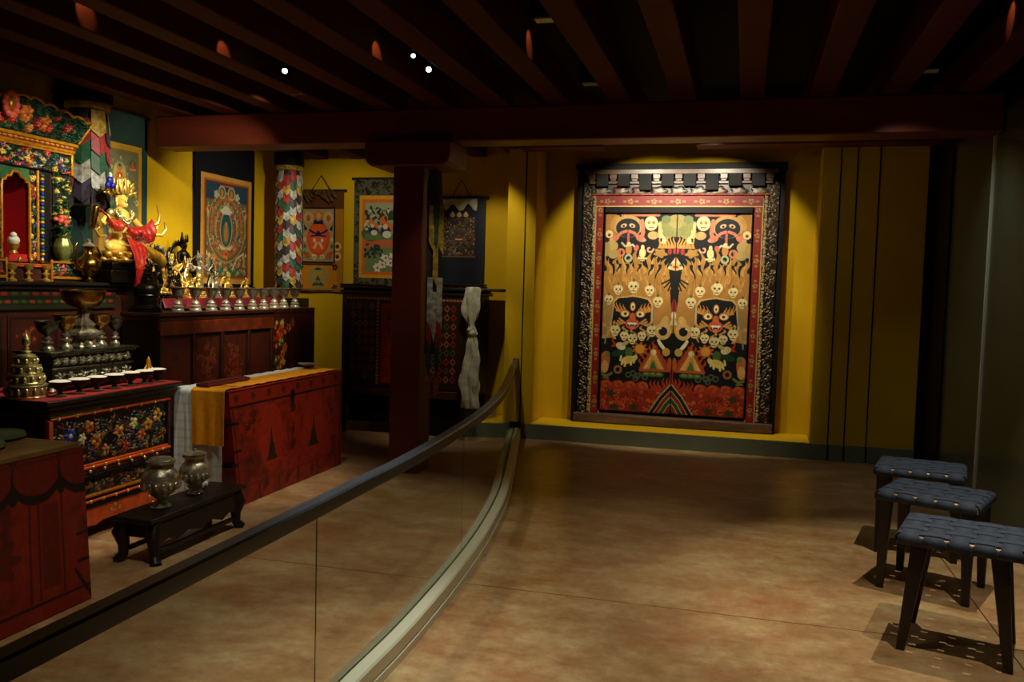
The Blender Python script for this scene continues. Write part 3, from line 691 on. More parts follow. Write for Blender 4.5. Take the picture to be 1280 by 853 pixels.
# ================================================================== LACQUER CHESTS
def chest_canvas_near():
    c = Cv(130, 80, 2.0, (150, 34, 14)); c.mottle(.75, 5, 7, (60, 14, 8)); c.mottle(.5, 9, 14, (170, 52, 20))
    c.rect(0, 0, 130, 9.5, (66, 12, 10))
    for x0, x1 in ((-4, 22), (25, 56), (60, 92), (95, 126)): c.rect(x0, 2.0, x1, 7.5, (172, 26, 22))
    c.rect(0, 9.5, 130, 11, (44, 10, 8))
    for i, x in enumerate((-16, 16, 48, 80, 112)):
        for r in (0,):
            c.ell(x + 16, 9, 17.5, 14, (30, 12, 8)); c.ell(x + 16, 7, 16, 11.5, (120, 24, 16))
        c.ell(x, 17, 3, 4, (20, 10, 8))
    c.rect(0, 2, 130, 3.0, (90, 18, 12))
    for x in (90, 96, 112): c.line([(x, 22), (x, 70)], .6, (70, 16, 8))
    c.rect(98, 24, 110, 66, (120, 26, 12)); c.mottle(.2, 20, 30)
    for y in (22, 44, 58): c.line([(122, y), (130, y)], .8, (28, 10, 6))
    for x, y, r in ((30, 50, 14), (70, 46, 12), (50, 30, 8)): c.ell(x, y, r, r * .8, (60, 20, 12), wob=.25, nw=7, al=.6)
    c.line([(0, 72), (130, 72)], .8, (60, 14, 8)); c.line([(120, 62), (130, 78)], 1, (40, 12, 8))
    return c
ch = thing('red_chest', 'large red lacquer chest with dark draped garland, cut off by the left edge', 'chest', (-3.39, 2.93, 0))
mb = MB(); mb.hexa([(-.31, -.6, 0), (.305, -.6, 0), (.305, .61, 0), (-.31, .61, 0)], [(-.31, -.55, .775), (.305, -.55, .775), (.305, .5, .775), (-.31, .5, .775)]); mb.build('body', 'lacquer', ch, bevel=.004)
MB().b2(-.33, .315, -.57, .52, .775, .8).build('lid', mat('worn brown chest top', (120, 88, 44), .5, col2=(88, 60, 28), scale=5), ch, bevel=.004)
fc = chest_canvas_near().mesh('painted_front', 'paint', 1.2, .77, .01, loc=(.312, 0, .005), rz=PI / 2, parent=ch)
remap(fc, lambda a: np.stack([a[:, 0] * (1 - .095 * a[:, 2] / .77 * (a[:, 0] > 0)) , a[:, 1], a[:, 2]], 1))
cu = thing('cushion_disc', 'dull green round cushion disc lying on the near red chest, upper of the pair', 'cushion', (-3.50, 3.36, .802))
MB().lathe([(.13, 0), (.145, .012), (.14, .028), (.06, .034), (0.0001, .034)], 28).build('disc', 'cushion', cu)
MB().lathe([(.03, .033), (.03, .05), (.0001, .056)], 16).build('knob', 'brass', cu)
dup(cu, (-3.36, 3.12, .802), 1.0, 'dull green round cushion disc nearer the front rim of the near red chest', .9)

def chest_canvas_far():
    c = Cv(160, 83, 2.2, (156, 36, 13)); c.mottle(.65, 6, 12, (84, 18, 9)); c.mottle(.3, 12, 20, (180, 54, 20)); c.mottle(.5, 16, 30, (50, 14, 8))
    c.rect(0, 0, 160, 10, (150, 34, 14)); c.line([(0, 11), (160, 11)], .9, (30, 10, 8))
    for x in range(8, 160, 20): c.flower(x, 5, 3.4, (84, 26, 14), (60, 20, 12)); 
    for x0 in (3, 157): c.line([(x0, 12), (x0, 83)], 1.4, (104, 22, 10))
    c.line([(14, 24), (14, 70), (148, 70), (148, 24), (14, 24)], .5, (110, 24, 10))
    for x in (50, 113):
        y = 56; G = (44, 36, 24)
        c.ell(x, 40, 17, 26, (178, 48, 16), al=.6); c.poly([(x - 7, y), (x + 7, y), (x + 5, y - 4), (x + 3.6, y - 11), (x + 1.6, y - 14), (x + .6, y - 24), (x - .6, y - 24), (x - 1.6, y - 14), (x - 3.6, y - 11), (x - 5, y - 4)], G); c.rect(x - 8, y - 1, x + 8, y + 1, G)
    for x, y in ((81, 38), (81, 50), (20, 26), (26, 22), (140, 30), (20, 54), (146, 60), (40, 76), (76, 74), (81, 20), (112, 78)):
        for q in range(5): c.scroll(x + rnd.uniform(-3, 3), y + rnd.uniform(-4, 4), 2.2, .6, (70, 20, 12), a0=rnd.random() * 6)
    c.ell(81, 11, 3.4, 5, (26, 12, 8)); c.poly([(78, 12), (84, 12), (81, 20)], (26, 12, 8)); c.ring(81, 21, 2.6, .5, (26, 12, 8))
    for y in (22, 42): c.rect(0, y, 9, y + 1.6, (30, 12, 8))
    for x in (6, 30, 60, 90, 120, 150): c.line([(x, 72), (x, 83)], 1.0, (80, 18, 10))
    return c
ch2 = thing('red_chest', 'long red lacquer chest painted with two small dark stupas, cloth over its top', 'chest', (-3.59, 6.04, 0))
mb = MB(); mb.hexa([(-.2, -.72, 0), (.195, -.72, 0), (.195, .865, 0), (-.2, .865, 0)], [(-.2, -.865, .83), (.195, -.865, .83), (.195, .865, .83), (-.2, .865, .83)]); mb.build('body', 'lacquer', ch2, bevel=.004)
f2 = chest_canvas_far().mesh('painted_front', 'paint', 1.73, .825, .01, loc=(.2, 0, .003), rz=PI / 2, parent=ch2)
remap(f2, lambda a: np.stack([np.where(a[:, 0] < 0, a[:, 0] * (1 - .168 * (1 - a[:, 2] / .825)), a[:, 0]), a[:, 1], a[:, 2]], 1))
MB().b2(-.205, .205, -.875, .872, .832, .842).build('lid', 'lacquer', ch2, bevel=.002)
for y, z in ((-.845, .6), (-.79, .3)):
    MB().b2(.12, .206, y - .03, y - .02 + .06, z, z + .016).build('iron_strap', 'black', ch2)

# cloths on chest two: drape = strip running along Y over the top and down the near end
def drape(name, label, x0, x1, ytop1, yend, zend, m, cv, cat, off, lab2=None):
    L = (ytop1 - yend) + (.845 - zend); H, W = cv.H, cv.W
    o = cv.mesh(name, m, x1 - x0, L, .004)
    def fn(a):
        s = L - a[:, 2]; top = ytop1 - yend; y = np.where(s < top, ytop1 - s, yend - .006 - .006 * np.sin(a[:, 0] * 60) * np.clip((s - top) * 4, 0, 1) - .004)
        z = np.where(s < top, .845, .845 - (s - top)); n = a[:, 1] * 1.0
        ed = np.clip(1 - np.abs(s - top) / .02, 0, 1) * .004
        return np.stack([x0 + (x1 - x0) / 2 + a[:, 0], np.where(s < top, y, y - off + n), np.where(s < top, z + off - n + .002 * np.sin(s * 40), z)], 1)
    remap(o, fn); tag(o, label, cat); return o
wc = Cv(36, 160, 1.0, (206, 214, 212))
for y in range(3, 160, 4): wc.line([(0, y), (36, y)], .3, (180, 190, 192))
for x in range(3, 36, 6): wc.line([(x, 0), (x, 160)], .2, (188, 198, 200))
drape('white_cloth', 'plain white cotton cloth under the yellow runner, hanging down the chest end', -3.80, -3.43, 6.86, 5.165, .12, 'paintcloth', wc, 'cloth', .004)
yc = Cv(26, 220, 1.6, (228, 150, 16)); yc.mottle(.12, 20, 5)
for y in range(6, 150, 8): yc.rect(2.5, y, 13, y + 1.8, (150, 84, 14)); yc.rect(2.5, y + 3, 12, y + 3.8, (190, 110, 16)); yc.ell(19, y + 2, 1.4, 1.4, (190, 110, 20))
yc.rect(0, 178, 26, 179, (190, 108, 10)); 
for x in range(4, 24, 2): yc.ell(x, 173, .7, .9, (110, 60, 20))
yc.rect(4, 158, 23, 166, (196, 96, 14)); yc.line([(4, 162), (23, 162)], .5, (140, 70, 14))
drape('yellow_runner', 'orange yellow embroidered silk runner draped over the long red chest', -3.655, -3.395, 6.84, 5.155, .465, 'paintsilk', yc, 'cloth', .012)
bx = thing('scripture_cover', 'narrow dark red wooden scripture cover lying on the yellow runner', 'box', (-3.6, 5.44, .862), PI / 2 * 0 + .02)
bxc = MB().b2(-.05, .05, -.27, .27, 0, .02).build('cover', 'darkred', bx, bevel=.005)
MB().b2(-.035, .035, -.25, .25, .02, .026).build('raised_panel', 'darkred', bxc, bevel=.002)
bw = thing('silver_dish', 'low silver dish at the far end of the long red chest', 'dish', (-3.62, 6.72, .862))
MB().lathe([(.04, 0), (.045, .006), (.02, .01), (.05, .02), (.09, .04), (.085, .042), (.04, .022), (.0001, .018)], 26).build('bowl', 'silver', bw)
crum = MB()
for i in range(7): crum.ell((rnd.uniform(-.04, .04), rnd.uniform(-.05, .05), .025), (.035, .03, .028))
sc = thing('white_scarf', 'crumpled bit of white scarf on the small black table', 'scarf', (-3.32, 4.73, .272))
crum.build('cloth', 'white', sc)

# ================================================================== CARVED TABLE
PALJ = [(24, 74, 40), (18, 30, 90), (160, 92, 24), (110, 26, 18), (44, 92, 44), (30, 60, 64), (140, 104, 44), (70, 44, 18), (76, 44, 60), (50, 34, 16)]
CEN = [(200, 150, 46), (186, 170, 112), (150, 34, 22), (18, 40, 110)]
tb = thing('carved_table', 'altar table with jewel coloured carved flower panel and orange scalloped skirt', 'table', (-4.15, 4.565, 0))
X1 = .345
MB().b2(-.3, X1 - .02, -.52, .52, .16, .83).build('body', 'darkwood', tb, bevel=.004)
tp = MB(); tp.b2(-.33, .4, -.6, .605, .862, .888); tp.b2(-.31, .385, -.57, .575, .835, .862); tp.b2(-.3, .365, -.55, .55, .8, .835); tp.build('tabletop', 'blackwood', tb, bevel=.006)
rp = Cv(104, 28, 3.2, (24, 16, 12))
jewel_scrolls(rp, 420, 1.0, 2.6, PALJ, CEN, 1.0, 2, 102, 2, 26)
for x, y, r, cc in ((14, 9, 4.4, (20, 50, 160)), (24, 12, 3.4, (236, 214, 150)), (36, 15, 4.4, (216, 130, 40)), (56, 13, 4.8, (226, 150, 44)), (30, 6, 4, (206, 110, 30)), (70, 9, 3.8, (230, 210, 120)), (84, 12, 4.4, (220, 150, 40)), (94, 7, 4.6, (216, 160, 60)), (78, 18, 4, (206, 110, 36)), (8, 15, 3.8, (196, 110, 30)), (62, 22, 3.4, (176, 60, 40)), (44, 22, 3.6, (190, 130, 60))):
    rp.flower(x, y, r, cc, (120, 50, 20) if cc[2] < 100 else (240, 230, 200), 1.3)
rp.ell(49, 16, 6, 3, (10, 8, 8))
rp.mesh('flower_panel', 'paintcarve', 1.02, .285, .02, .011, loc=(X1 - .005, 0, .465), rz=PI / 2, parent=tb)
rp2 = Cv(104, 10, 3.2, (22, 16, 12)); jewel_scrolls(rp2, 150, 1.4, 2.6, PALJ, CEN, 1.0, 1, 103, 1, 9)
rp2.mesh('lower_flower_panel', 'paintcarve', 1.02, .1, .02, .009, loc=(X1 - .005, 0, .275), rz=PI / 2, parent=tb)
def molding(z0, z1, m, out, y0=-.53, y1=.53, name='moulding'):
    return MB().b2(X1 - .03, X1 + out, y0, y1, z0, z1).build(name, m, tb, bevel=.005)
M['orangepaint'] = mat('orange paint', (220, 92, 30), .45, col2=(176, 64, 20), scale=14)
M['greenpaint'] = mat('green paint', (62, 112, 40), .5, col2=(48, 84, 34), scale=14)
molding(.785, .8, 'greenpaint', .012, -.53, -.12); molding(.785, .8, 'darkwood', .012, -.11, .53); molding(.768, .782, 'orangepaint', .018); molding(.75, .768, 'darkwood', .006)
MB().b2(X1 - .02, X1 + .012, -.54, -.51, .45, .77).build('panel_stile', 'orangepaint', tb, bevel=.004)
MB().b2(X1 - .02, X1 + .012, .51, .54, .45, .77).build('panel_stile', 'darkwood', tb, bevel=.004)
molding(.452, .466, 'orangepaint', .012); molding(.434, .452, 'orangepaint', .022); molding(.40, .434, 'darkred', .014); molding(.375, .4, 'black', .024)
molding(.258, .276, 'goldpaint', .018); molding(.24, .258, 'black', .012); molding(.226, .24, 'orangepaint', .024); molding(.19, .226, 'black', .016)
for z, n, q in ((.775, 7, 0), (.443, 9, .05), (.42, 8, 0), (.233, 9, .03)):
    for i in range(n):
        MB().ell((X1 + .024, -.48 + q + i * .98 / n, z), (.008, .011, .011), n=8).build('gilt_stud', 'gold', tb)
def scal(x): return .012 + .07 * (1 - (abs(x) / .52) ** 2) + .014 * abs(math.sin(x * 18))
pts = [(-.52, .2)] + [(-.52 + 1.04 * i / 60, max(.0, scal(-.52 + 1.04 * i / 60))) for i in range(61)] + [(.52, .2)]
sk = MB(); vs = [(X1 - .02, y, z) for y, z in pts] + [(X1 + .004, y, z) for y, z in pts]; n = len(pts)
fsq = []
top_ = [(X1 - .02, p[0]) for p in pts]
vs = []; fsq = []
for i in range(61):
    y = -.52 + 1.04 * i / 60; z = max(.0, scal(y))
    vs += [(X1 - .02, y, z), (X1 - .02, y, .2), (X1 + .006, y, z), (X1 + .006, y, .2)]
for i in range(60):
    a = i * 4; b = a + 4; fsq += [(a, a + 1, b + 1, b), (a + 2, b + 2, b + 3, a + 3), (a, b, b + 2, a + 2), (a + 1, a + 3, b + 3, b + 1)]
fsq += [(0, 2, 3, 1), (240, 241, 243, 242)]
sk.add(vs, fsq).build('scalloped_skirt', 'orangepaint', tb)
for y in (-.36, .0, .36):
    for dy, dz in ((0, 0), (.035, .02), (-.035, .02), (0, .045), (0, -.03)):
        MB().ell((X1 + .008, y + dy, .12 + dz), (.005, .012, .012), m=0, n=8).build('painted_flower', 'palegold' if (dy, dz) != (0, 0) else 'orangepaint', tb)
for sy in (-1, 1):
    MB().b2(X1 - .06, X1, sy * .5 - .03, sy * .5 + .03, 0, .2).build('leg', 'orangepaint', tb, bevel=.005)
    MB().b2(-.3, -.24, sy * .5 - .03, sy * .5 + .03, 0, .2).build('leg', 'orangepaint', tb, bevel=.005)
rc = MB(); rc.b2(-4.46, -3.752, 3.966, 5.168, .8885, .892)
rcl = rc.build('red_table_cloth', 'redcloth'); tag(rcl, 'thin red cloth spread on the carved altar table', 'cloth')

# ---- silver plinth on the table
PZ = .893
sp_ = thing('silver_plinth', 'long embossed dark silver offering plinth carrying five chalices', 'plinth', (-4.105, 4.60, PZ))
m_ = MB(); m_.b2(-.135, .15, -.385, .385, .236, .25); m_.b2(-.125, .138, -.37, .37, .222, .236); m_.build('top_plate', 'darksilver', sp_, bevel=.003)
m_ = MB(); m_.b2(-.11, .112, -.34, .34, .02, .222); m_.b2(-.115, .132, -.355, .355, .136, .15); m_.build('core', 'darksilver', sp_, bevel=.003)
def emboss(w, h):
    c = Cv(w, h, 3.0, (60, 60, 50)); n = int(w / h * 1.1)
    for i in range(n):
        x = (i + .5) * w / n; c.flower(x, h * .5, h * .36, (150, 150, 130), (210, 206, 180), 1.0, 6)
        c.scroll(x + w / n / 2, h * .5, h * .3, h * .07, (130, 128, 108), .8, d=1 if i % 2 else -1)
    return c
emboss(68, 7.4).mesh('embossed_band', 'silvercarve', .68, .074, .01, .014, loc=(.114, 0, .15), rz=PI / 2, parent=sp_)
emboss(68, 10).mesh('embossed_band', 'silvercarve', .68, .1, .01, .016, loc=(.114, 0, .034), rz=PI / 2, parent=sp_)
for sx in (-1, 1):
    for sy in (-1, 1): MB().lathe([(.02, 0), (.03, .012), (.022, .03), (.0001, .034)], 14, c=(sx * .1, sy * .335, 0)).build('foot', 'silver', sp_)

def chalice_prof(r, h, wide=1.0):
    return [(.0001, 0), (.5 * r, 0), (.52 * r, .03 * h), (.46 * r, .1 * h), (.3 * r, .16 * h), (.26 * r, .2 * h), (.44 * r, .24 * h), (.46 * r, .28 * h), (.28 * r, .31 * h), (.24 * r, .34 * h), (.36 * r, .37 * h), (.36 * r, .41 * h), (.2 * r, .45 * h), (.18 * r, .5 * h),
            (.34 * r, .56 * h), (.62 * r, .66 * h), (.78 * r, .8 * h), (.84 * r, .93 * h), (1.0 * r, .985 * h), (1.0 * r, h), (.8 * r, .99 * h), (.74 * r, .8 * h), (.5 * r, .68 * h), (.0001, .64 * h)]
def chalice(label, loc, r, h, mt='silver', bowl='darksilver', fl=0, group=None):
    t = thing('chalice', label, 'chalice', loc, 0, group); P = chalice_prof(r, h)
    MB().lathe(P[:14], 28, flute=fl, famp=.06 if fl else 0).build('stem', mt, t)
    MB().lathe([(.0001, .5 * h)] + P[13:], 32).build('bowl', bowl, t); return t
cz = PZ + .25
chalice('leftmost silver chalice on the dark silver plinth, wide flat rim', (-4.10, 4.335, cz), .078, .18)
chalice('second silver chalice from the left on the plinth, brass lit rim', (-4.10, 4.485, cz), .078, .215, bowl='brass')
t = thing('butter_lamp', 'large brass bowl on a petalled silver stem, tallest on the plinth', 'lamp', (-4.10, 4.635, cz))
P = [(.0001, 0), (.085, 0), (.09, .012), (.06, .04), (.055, .06), (.1, .085), (.1, .1), (.06, .125), (.06, .14), (.07, .15), (.03, .19), (.035, .22), (.022, .25)]
MB().lathe(P, 36, flute=12, famp=.08).build('stem', 'silver', t)
MB().lathe([(.0001, .245), (.03, .25), (.09, .27), (.122, .31), (.132, .36), (.138, .365), (.13, .37), (.12, .33), (.0001, .3)], 36).build('bowl', 'brass', t)
chalice('fourth chalice on the plinth, brass rim right of the big brass bowl', (-4.10, 4.79, cz), .078, .215, bowl='brass')
chalice('rightmost and smallest silver chalice on the plinth', (-4.10, 4.925, cz), .062, .19)

# bowls with white butter
for i, y in enumerate((4.179, 4.33, 4.475, 4.63, 4.78, 4.915, 5.045)):
    nm = ['nearest the viewer', 'second from the left', 'third from the left', 'middle one of seven', 'fifth from the left', 'sixth from the left, beside the gilt ornament', 'rightmost'][i]
    if i == 0:
        b0 = thing('butter_bowl', 'stemmed dark bowl of white butter, ' + nm, 'bowl', (-3.86, y, PZ), 0, 'white filled bowls in a row on the red cloth')
        MB().lathe([(.0001, 0), (.036, 0), (.038, .005), (.018, .014), (.012, .024), (.014, .032), (.04, .052), (.054, .074), (.058, .084), (.055, .085), (.05, .08), (.0001, .078)], 26).build('cup', 'bronze', b0)
        MB().lathe([(.0001, .079), (.054, .0835), (.06, .088), (.045, .094), (.0001, .097)], 26).build('butter', 'butter', b0)
        MB().lathe([(.0001, -.0002), (.037, .0002), (.038, .006), (.02, .013)], 26).build('foot_ring', 'silver', b0)
    else: dup(b0, (-3.86, y, PZ), None, 'stemmed dark bowl of white butter, ' + nm)
# mandala offering
mo = thing('mandala_offering', 'tiered pale gold mandala offering set with a flame finial, on the table corner', 'mandala', (-4.0, 4.075, PZ))
for r0, z0, h in ((.112, 0, .075), (.095, .08, .055), (.078, .137, .05), (.058, .19, .045)):
    MB().lathe([(.0001, z0), (r0, z0), (r0 * 1.02, z0 + .006), (r0 * .97, z0 + .012), (r0 * .97, z0 + h - .012), (r0 * 1.02, z0 + h - .006), (r0, z0 + h), (.0001, z0 + h + .002)], 40, flute=20, famp=.02).build('tier', 'palegold', mo)
    q = MB(); n = int(r0 * 150)
    for i in range(n):
        a = 2 * PI * i / n; q.ell((math.cos(a) * r0 * .97, math.sin(a) * r0 * .97, z0 + h * .5), (.012, .012, h * .3), n=6)
    q.build('embossed_petals', 'palegold', mo)
MB().lathe([(.045, .236), (.05, .245), (.02, .255), (.03, .265), (.012, .275), (.02, .285), (.008, .292), (.018, .3), (.024, .32), (.02, .34), (.006, .362), (.0001, .375)], 24).build('finial', 'palegold', mo)
# gilt flame ornament
fo = thing('flame_ornament', 'small gilt orange flame ornament leaning at the plinth end', 'ornament', (-3.925, 5.04, PZ))
MB().lathe([(.0001, 0), (.03, 0), (.032, .01), (.02, .02), (.028, .035), (.03, .06), (.018, .085), (.01, .1), (.018, .12), (.016, .14), (.004, .17), (.0001, .175)], 20).build('body', 'goldpaint', fo)
q = MB()
for s in (-1, 1):
    q.tube([(0, s * .025, .05), (0, s * .045, .07), (0, s * .03, .1), (0, s * .012, .12)], [.008, .01, .006, .002])
q.build('flames', 'gold', fo)

# ================================================================== SMALL BLACK TABLE + VASES
lt = thing('low_table', 'small low black wooden table with cabriole feet and two silver vases', 'table', (-3.235, 4.475, 0))
MB().b2(-.135, .135, -.47, .47, .245, .268).build('tabletop', 'blackwood', lt, bevel=.006)
MB().b2(-.12, .12, -.44, .44, .225, .245).build('apron_moulding', 'blackwood', lt, bevel=.006)
for sx in (-1, 1):
    pr = [(-.4, .262), (-.41, .12), (-.385, .12), (-.36, .15), (-.3, .16), (-.22, .13), (-.12, .16), (0, .135), (.12, .16), (.22, .13), (.3, .16), (.36, .15), (.385, .12), (.41, .12), (.4, .262)]
    MB().prism(pr, -.008, .008, T=Matrix.Translation((sx * .115, 0, -.035 * 1)) @ Matrix.Rotation(PI / 2, 4, 'Z')).build('apron', 'blackwood', lt, bevel=.003)
    MB().b2(sx * .1 - .012, sx * .1 + .012, -.36, .36, .05, .075).build('stretcher', 'blackwood', lt, bevel=.003)
    for sy in (-1, 1):
        q = MB(); q.tube([(sx * .1, sy * .4, .23), (sx * .112, sy * .42, .17), (sx * .1, sy * .4, .1), (sx * .105, sy * .4, .04), (sx * .125, sy * .42, .0)], [.036, .044, .034, .028, .034], 10); q.build('leg', 'blackwood', lt)
for sy in (-1, 1):
    MB().b2(-.1, .1, sy * .39 - .008, sy * .39 + .008, .14, .226).build('end_apron', 'blackwood', lt, bevel=.003)
def vase(label, loc, s, lid):
    t = thing('silver_vase', label, 'vase', loc, 0)
    P = [(.0001, 0), (.05, 0), (.054, .008), (.04, .02), (.022, .034), (.02, .042), (.034, .055), (.07, .085), (.092, .125), (.094, .155), (.078, .19), (.056, .21), (.054, .225), (.072, .235), (.074, .245), (.06, .25), (.05, .245), (.05, .22), (.0001, .2)]
    MB().lathe([(r * s, z * s) for r, z in P[:9]][:6], 30).build('foot', 'silver', t)
    MB().lathe([(r * s, z * s) for r, z in P[5:]], 40, flute=20, famp=.015).build('body', 'silver', t)
    q = MB()
    for i in range(16):
        a = 2 * PI * i / 16; q.ell((math.cos(a) * .088 * s, math.sin(a) * .088 * s, .12 * s), (.014 * s, .014 * s, .022 * s), n=6)
    q.build('repousse_band', 'silver', t)
    if lid: MB().lathe([(.07 * s, .25 * s), (.074 * s, .258 * s), (.04 * s, .27 * s), (.012 * s, .275 * s), (.01 * s, .285 * s), (.0001, .29 * s)], 28).build('lid', 'silver', t)
    else: MB().lathe([(.0001, .248 * s), (.066 * s, .25 * s), (.05 * s, .262 * s), (.0001, .268 * s)], 28).build('lid', 'silver', t)
    return t
vase('wide silver vase on the near end of the small black table', (-3.24, 4.27, .268), 1.12, False)
vase('lidded silver vase on the small black table, in front of white cloth', (-3.26, 4.62, .268), .98, True)

# ================================================================== ALTAR BLOCK, CHALICE CABINET, PAINTED CABINET
al = thing('altar', 'tall dark altar base with red and green dotted painted cornice under the shrine', 'altar', (-5.07, 4.7, 0))
MB().b2(-.32, .28, -1.5, 1.55, 0, 1.5).build('body', 'darkwood', al, bevel=.006)
m_ = MB(); m_.b2(-.325, .34, -1.55, 1.56, 1.53, 1.555); m_.b2(-.325, .32, -1.53, 1.555, 1.5, 1.53); m_.build('top', 'blackwood', al, bevel=.006)
cc = Cv(255, 20, 1.3, (30, 34, 18))
for x in range(4, 255, 9): cc.ell(x, 4, 3.2, 1.8, rnd.choice([(140, 34, 20), (60, 70, 30), (120, 40, 20)])); 
for x in range(4, 255, 7): cc.ell(x, 12, 2.6, 1.6, rnd.choice([(150, 40, 24), (110, 96, 30), (60, 80, 34), (140, 60, 26)]))
cc.line([(0, 8), (255, 8)], .6, (12, 10, 8)); cc.line([(0, 17), (255, 17)], 1.2, (40, 46, 22))
cc.mesh('painted_cornice', 'paint', 2.53, .14, .02, loc=(.3, -.225, 1.36), rz=PI / 2, parent=al)
for y in (-1.2, -.72, -.24, .24, .72):
    c3 = Cv(44, 90, 1.3, (70, 26, 14)); c3.mottle(.6, 8, 5, (40, 16, 10))
    for _ in range(26): c3.flower(rnd.uniform(6, 38), rnd.uniform(8, 82), rnd.uniform(1.4, 3.4), rnd.choice([(120, 52, 26), (104, 30, 16), (140, 84, 40)]), (150, 110, 60), n=5)
    c3.line([(2, 2), (42, 2), (42, 88), (2, 88), (2, 2)], .8, (30, 12, 8))
    c3.mesh('door_panel', 'paint', .44, .9, .015, loc=(.288, y, .42), rz=PI / 2, parent=al)

cb = thing('offering_cabinet', 'dark red brown four panel cabinet with a row of silver goblets on top', 'cabinet', (-4.575, 6.62, 0))
MB().b2(-.17, .16, -.84, .84, 0, 1.26).build('carcass', 'blackwood', cb, bevel=.005)
m_ = MB(); m_.b2(-.175, .19, -.86, .85, 1.3, 1.33); m_.b2(-.17, .175, -.85, .85, 1.26, 1.3); m_.build('top', 'darkwood', cb, bevel=.006)
for i, (a, b) in enumerate(((-.8, -.42), (-.38, -.02), (.02, .4), (.44, .8))):
    q = Cv(40, 58, 1.5, (88, 34, 18)); q.mottle(.6, 7, 5, (52, 22, 12))
    if i in (1, 2):
        for _ in range(60): q.scroll(rnd.gauss(20, 7), rnd.gauss(26, 11), rnd.uniform(1.5, 3.5), .5, rnd.choice([(150, 50, 20), (130, 70, 30), (110, 40, 20)]), a0=rnd.random() * 6)
    q.line([(1, 1), (39, 1), (39, 57), (1, 57), (1, 1)], .8, (36, 14, 8))
    q.mesh('door_panel', 'paint', b - a, .58, .012, loc=(.165, (a + b) / 2, .55), rz=PI / 2, parent=cb)
for y in (-.82, -.4, 0, .42, .82): MB().b2(.14, .182, y - .022, y + .022, .2, 1.2).build('stile', 'darkwood', cb, bevel=.004)
MB().b2(.14, .184, -.84, .84, 1.15, 1.26).build('rail', mat('worn red brown rail', (104, 42, 22), .4, col2=(150, 62, 26), scale=9, lo=.5, hi=.7), cb, bevel=.004)
MB().b2(.14, .184, -.84, .84, .42, .54).build('rail', 'darkwood', cb, bevel=.004)

cb2 = thing('painted_cabinet', 'dark painted cabinet with an orange flower column, in the altar corner', 'cabinet', (-4.6, 7.9, 0))
MB().b2(-.16, .175, -.43, .43, 0, 1.335).build('carcass', 'darkwood', cb2, bevel=.005)
q = Cv(86, 130, 1.5, (74, 30, 18)); q.mottle(.5, 9, 7, (44, 18, 12))
for _ in range(46): q.flower(rnd.gauss(16, 5), rnd.uniform(12, 74), rnd.uniform(2, 4.4), rnd.choice([(196, 120, 30), (210, 70, 26), (180, 50, 24), (60, 90, 40), (206, 150, 50)]), rnd.choice([(240, 200, 90), (150, 30, 20)]))
for x, y in ((40, 14), (40, 60), (40, 70)): q.flower(x, y, 5, (120, 50, 26), (160, 90, 40))
q.line([(31, 0), (31, 130)], .8, (34, 14, 8)); q.line([(0, 4), (86, 4)], .8, (34, 14, 8))
for _ in range(40): q.scroll(rnd.uniform(36, 84), rnd.uniform(10, 120), 2.6, .5, (96, 44, 24), a0=rnd.random() * 6)
q.mesh('painted_front', 'paint', .86, 1.33, .015, loc=(.18, 0, .003), rz=PI / 2, parent=cb2)
# raised shelf behind, covered in crimson silk
rs = thing('altar_shelf', 'raised altar shelf behind the goblets, under the small gilt figures', 'shelf', (-5.08, 7.35, 0))
MB().b2(-.31, .31, -1.07, 1.5, 0, 1.42).build('body', 'blackwood', rs, bevel=.005)
def cloth_grid(name, label, cat, x0, x1, y0, y1, zf, m, nx=24, ny=60, th=.003):
    mb = MB(); vs = []; fs = []
    for i in range(nx + 1):
        for j in range(ny + 1):
            u = i / nx; v = j / ny; x, y, z = zf(x0 + (x1 - x0) * u, y0 + (y1 - y0) * v, u, v); vs.append((x, y, z))
    for i in range(nx):
        for j in range(ny): a = i * (ny + 1) + j; fs.append((a, a + 1, a + ny + 2, a + ny + 1))
    o = mb.add(vs, fs).build(name, m); s = o.modifiers.new('t', 'SOLIDIFY'); s.thickness = th; s.offset = 1
    tag(o, label, cat); return o
def silkf(x, y, u, v):
    # falls from the shelf (z 1.425) to the cabinet top (z 1.335) then lies
    if u < .4: return (-5.3 + (u / .4) * .54, y, 1.428 + .004 * math.sin(y * 30 + u * 9))
    if u < .65: t = (u - .4) / .25; return (-4.765 + .03 * t + .012 * math.sin(y * 38) * t, y, 1.428 - .085 * t)
    t = (u - .65) / .35; return (-4.735 + .11 * t + .016 * math.sin(y * 38) * (1 - t * .4), y, 1.343 + .012 * abs(math.sin(y * 38 + t * 4)) * (1 - t))
cloth_grid('crimson_silk', 'rumpled crimson silk cloth behind the row of silver goblets', 'cloth', 0, 1, 6.285, 8.25, silkf, 'crimson', 30, 160)

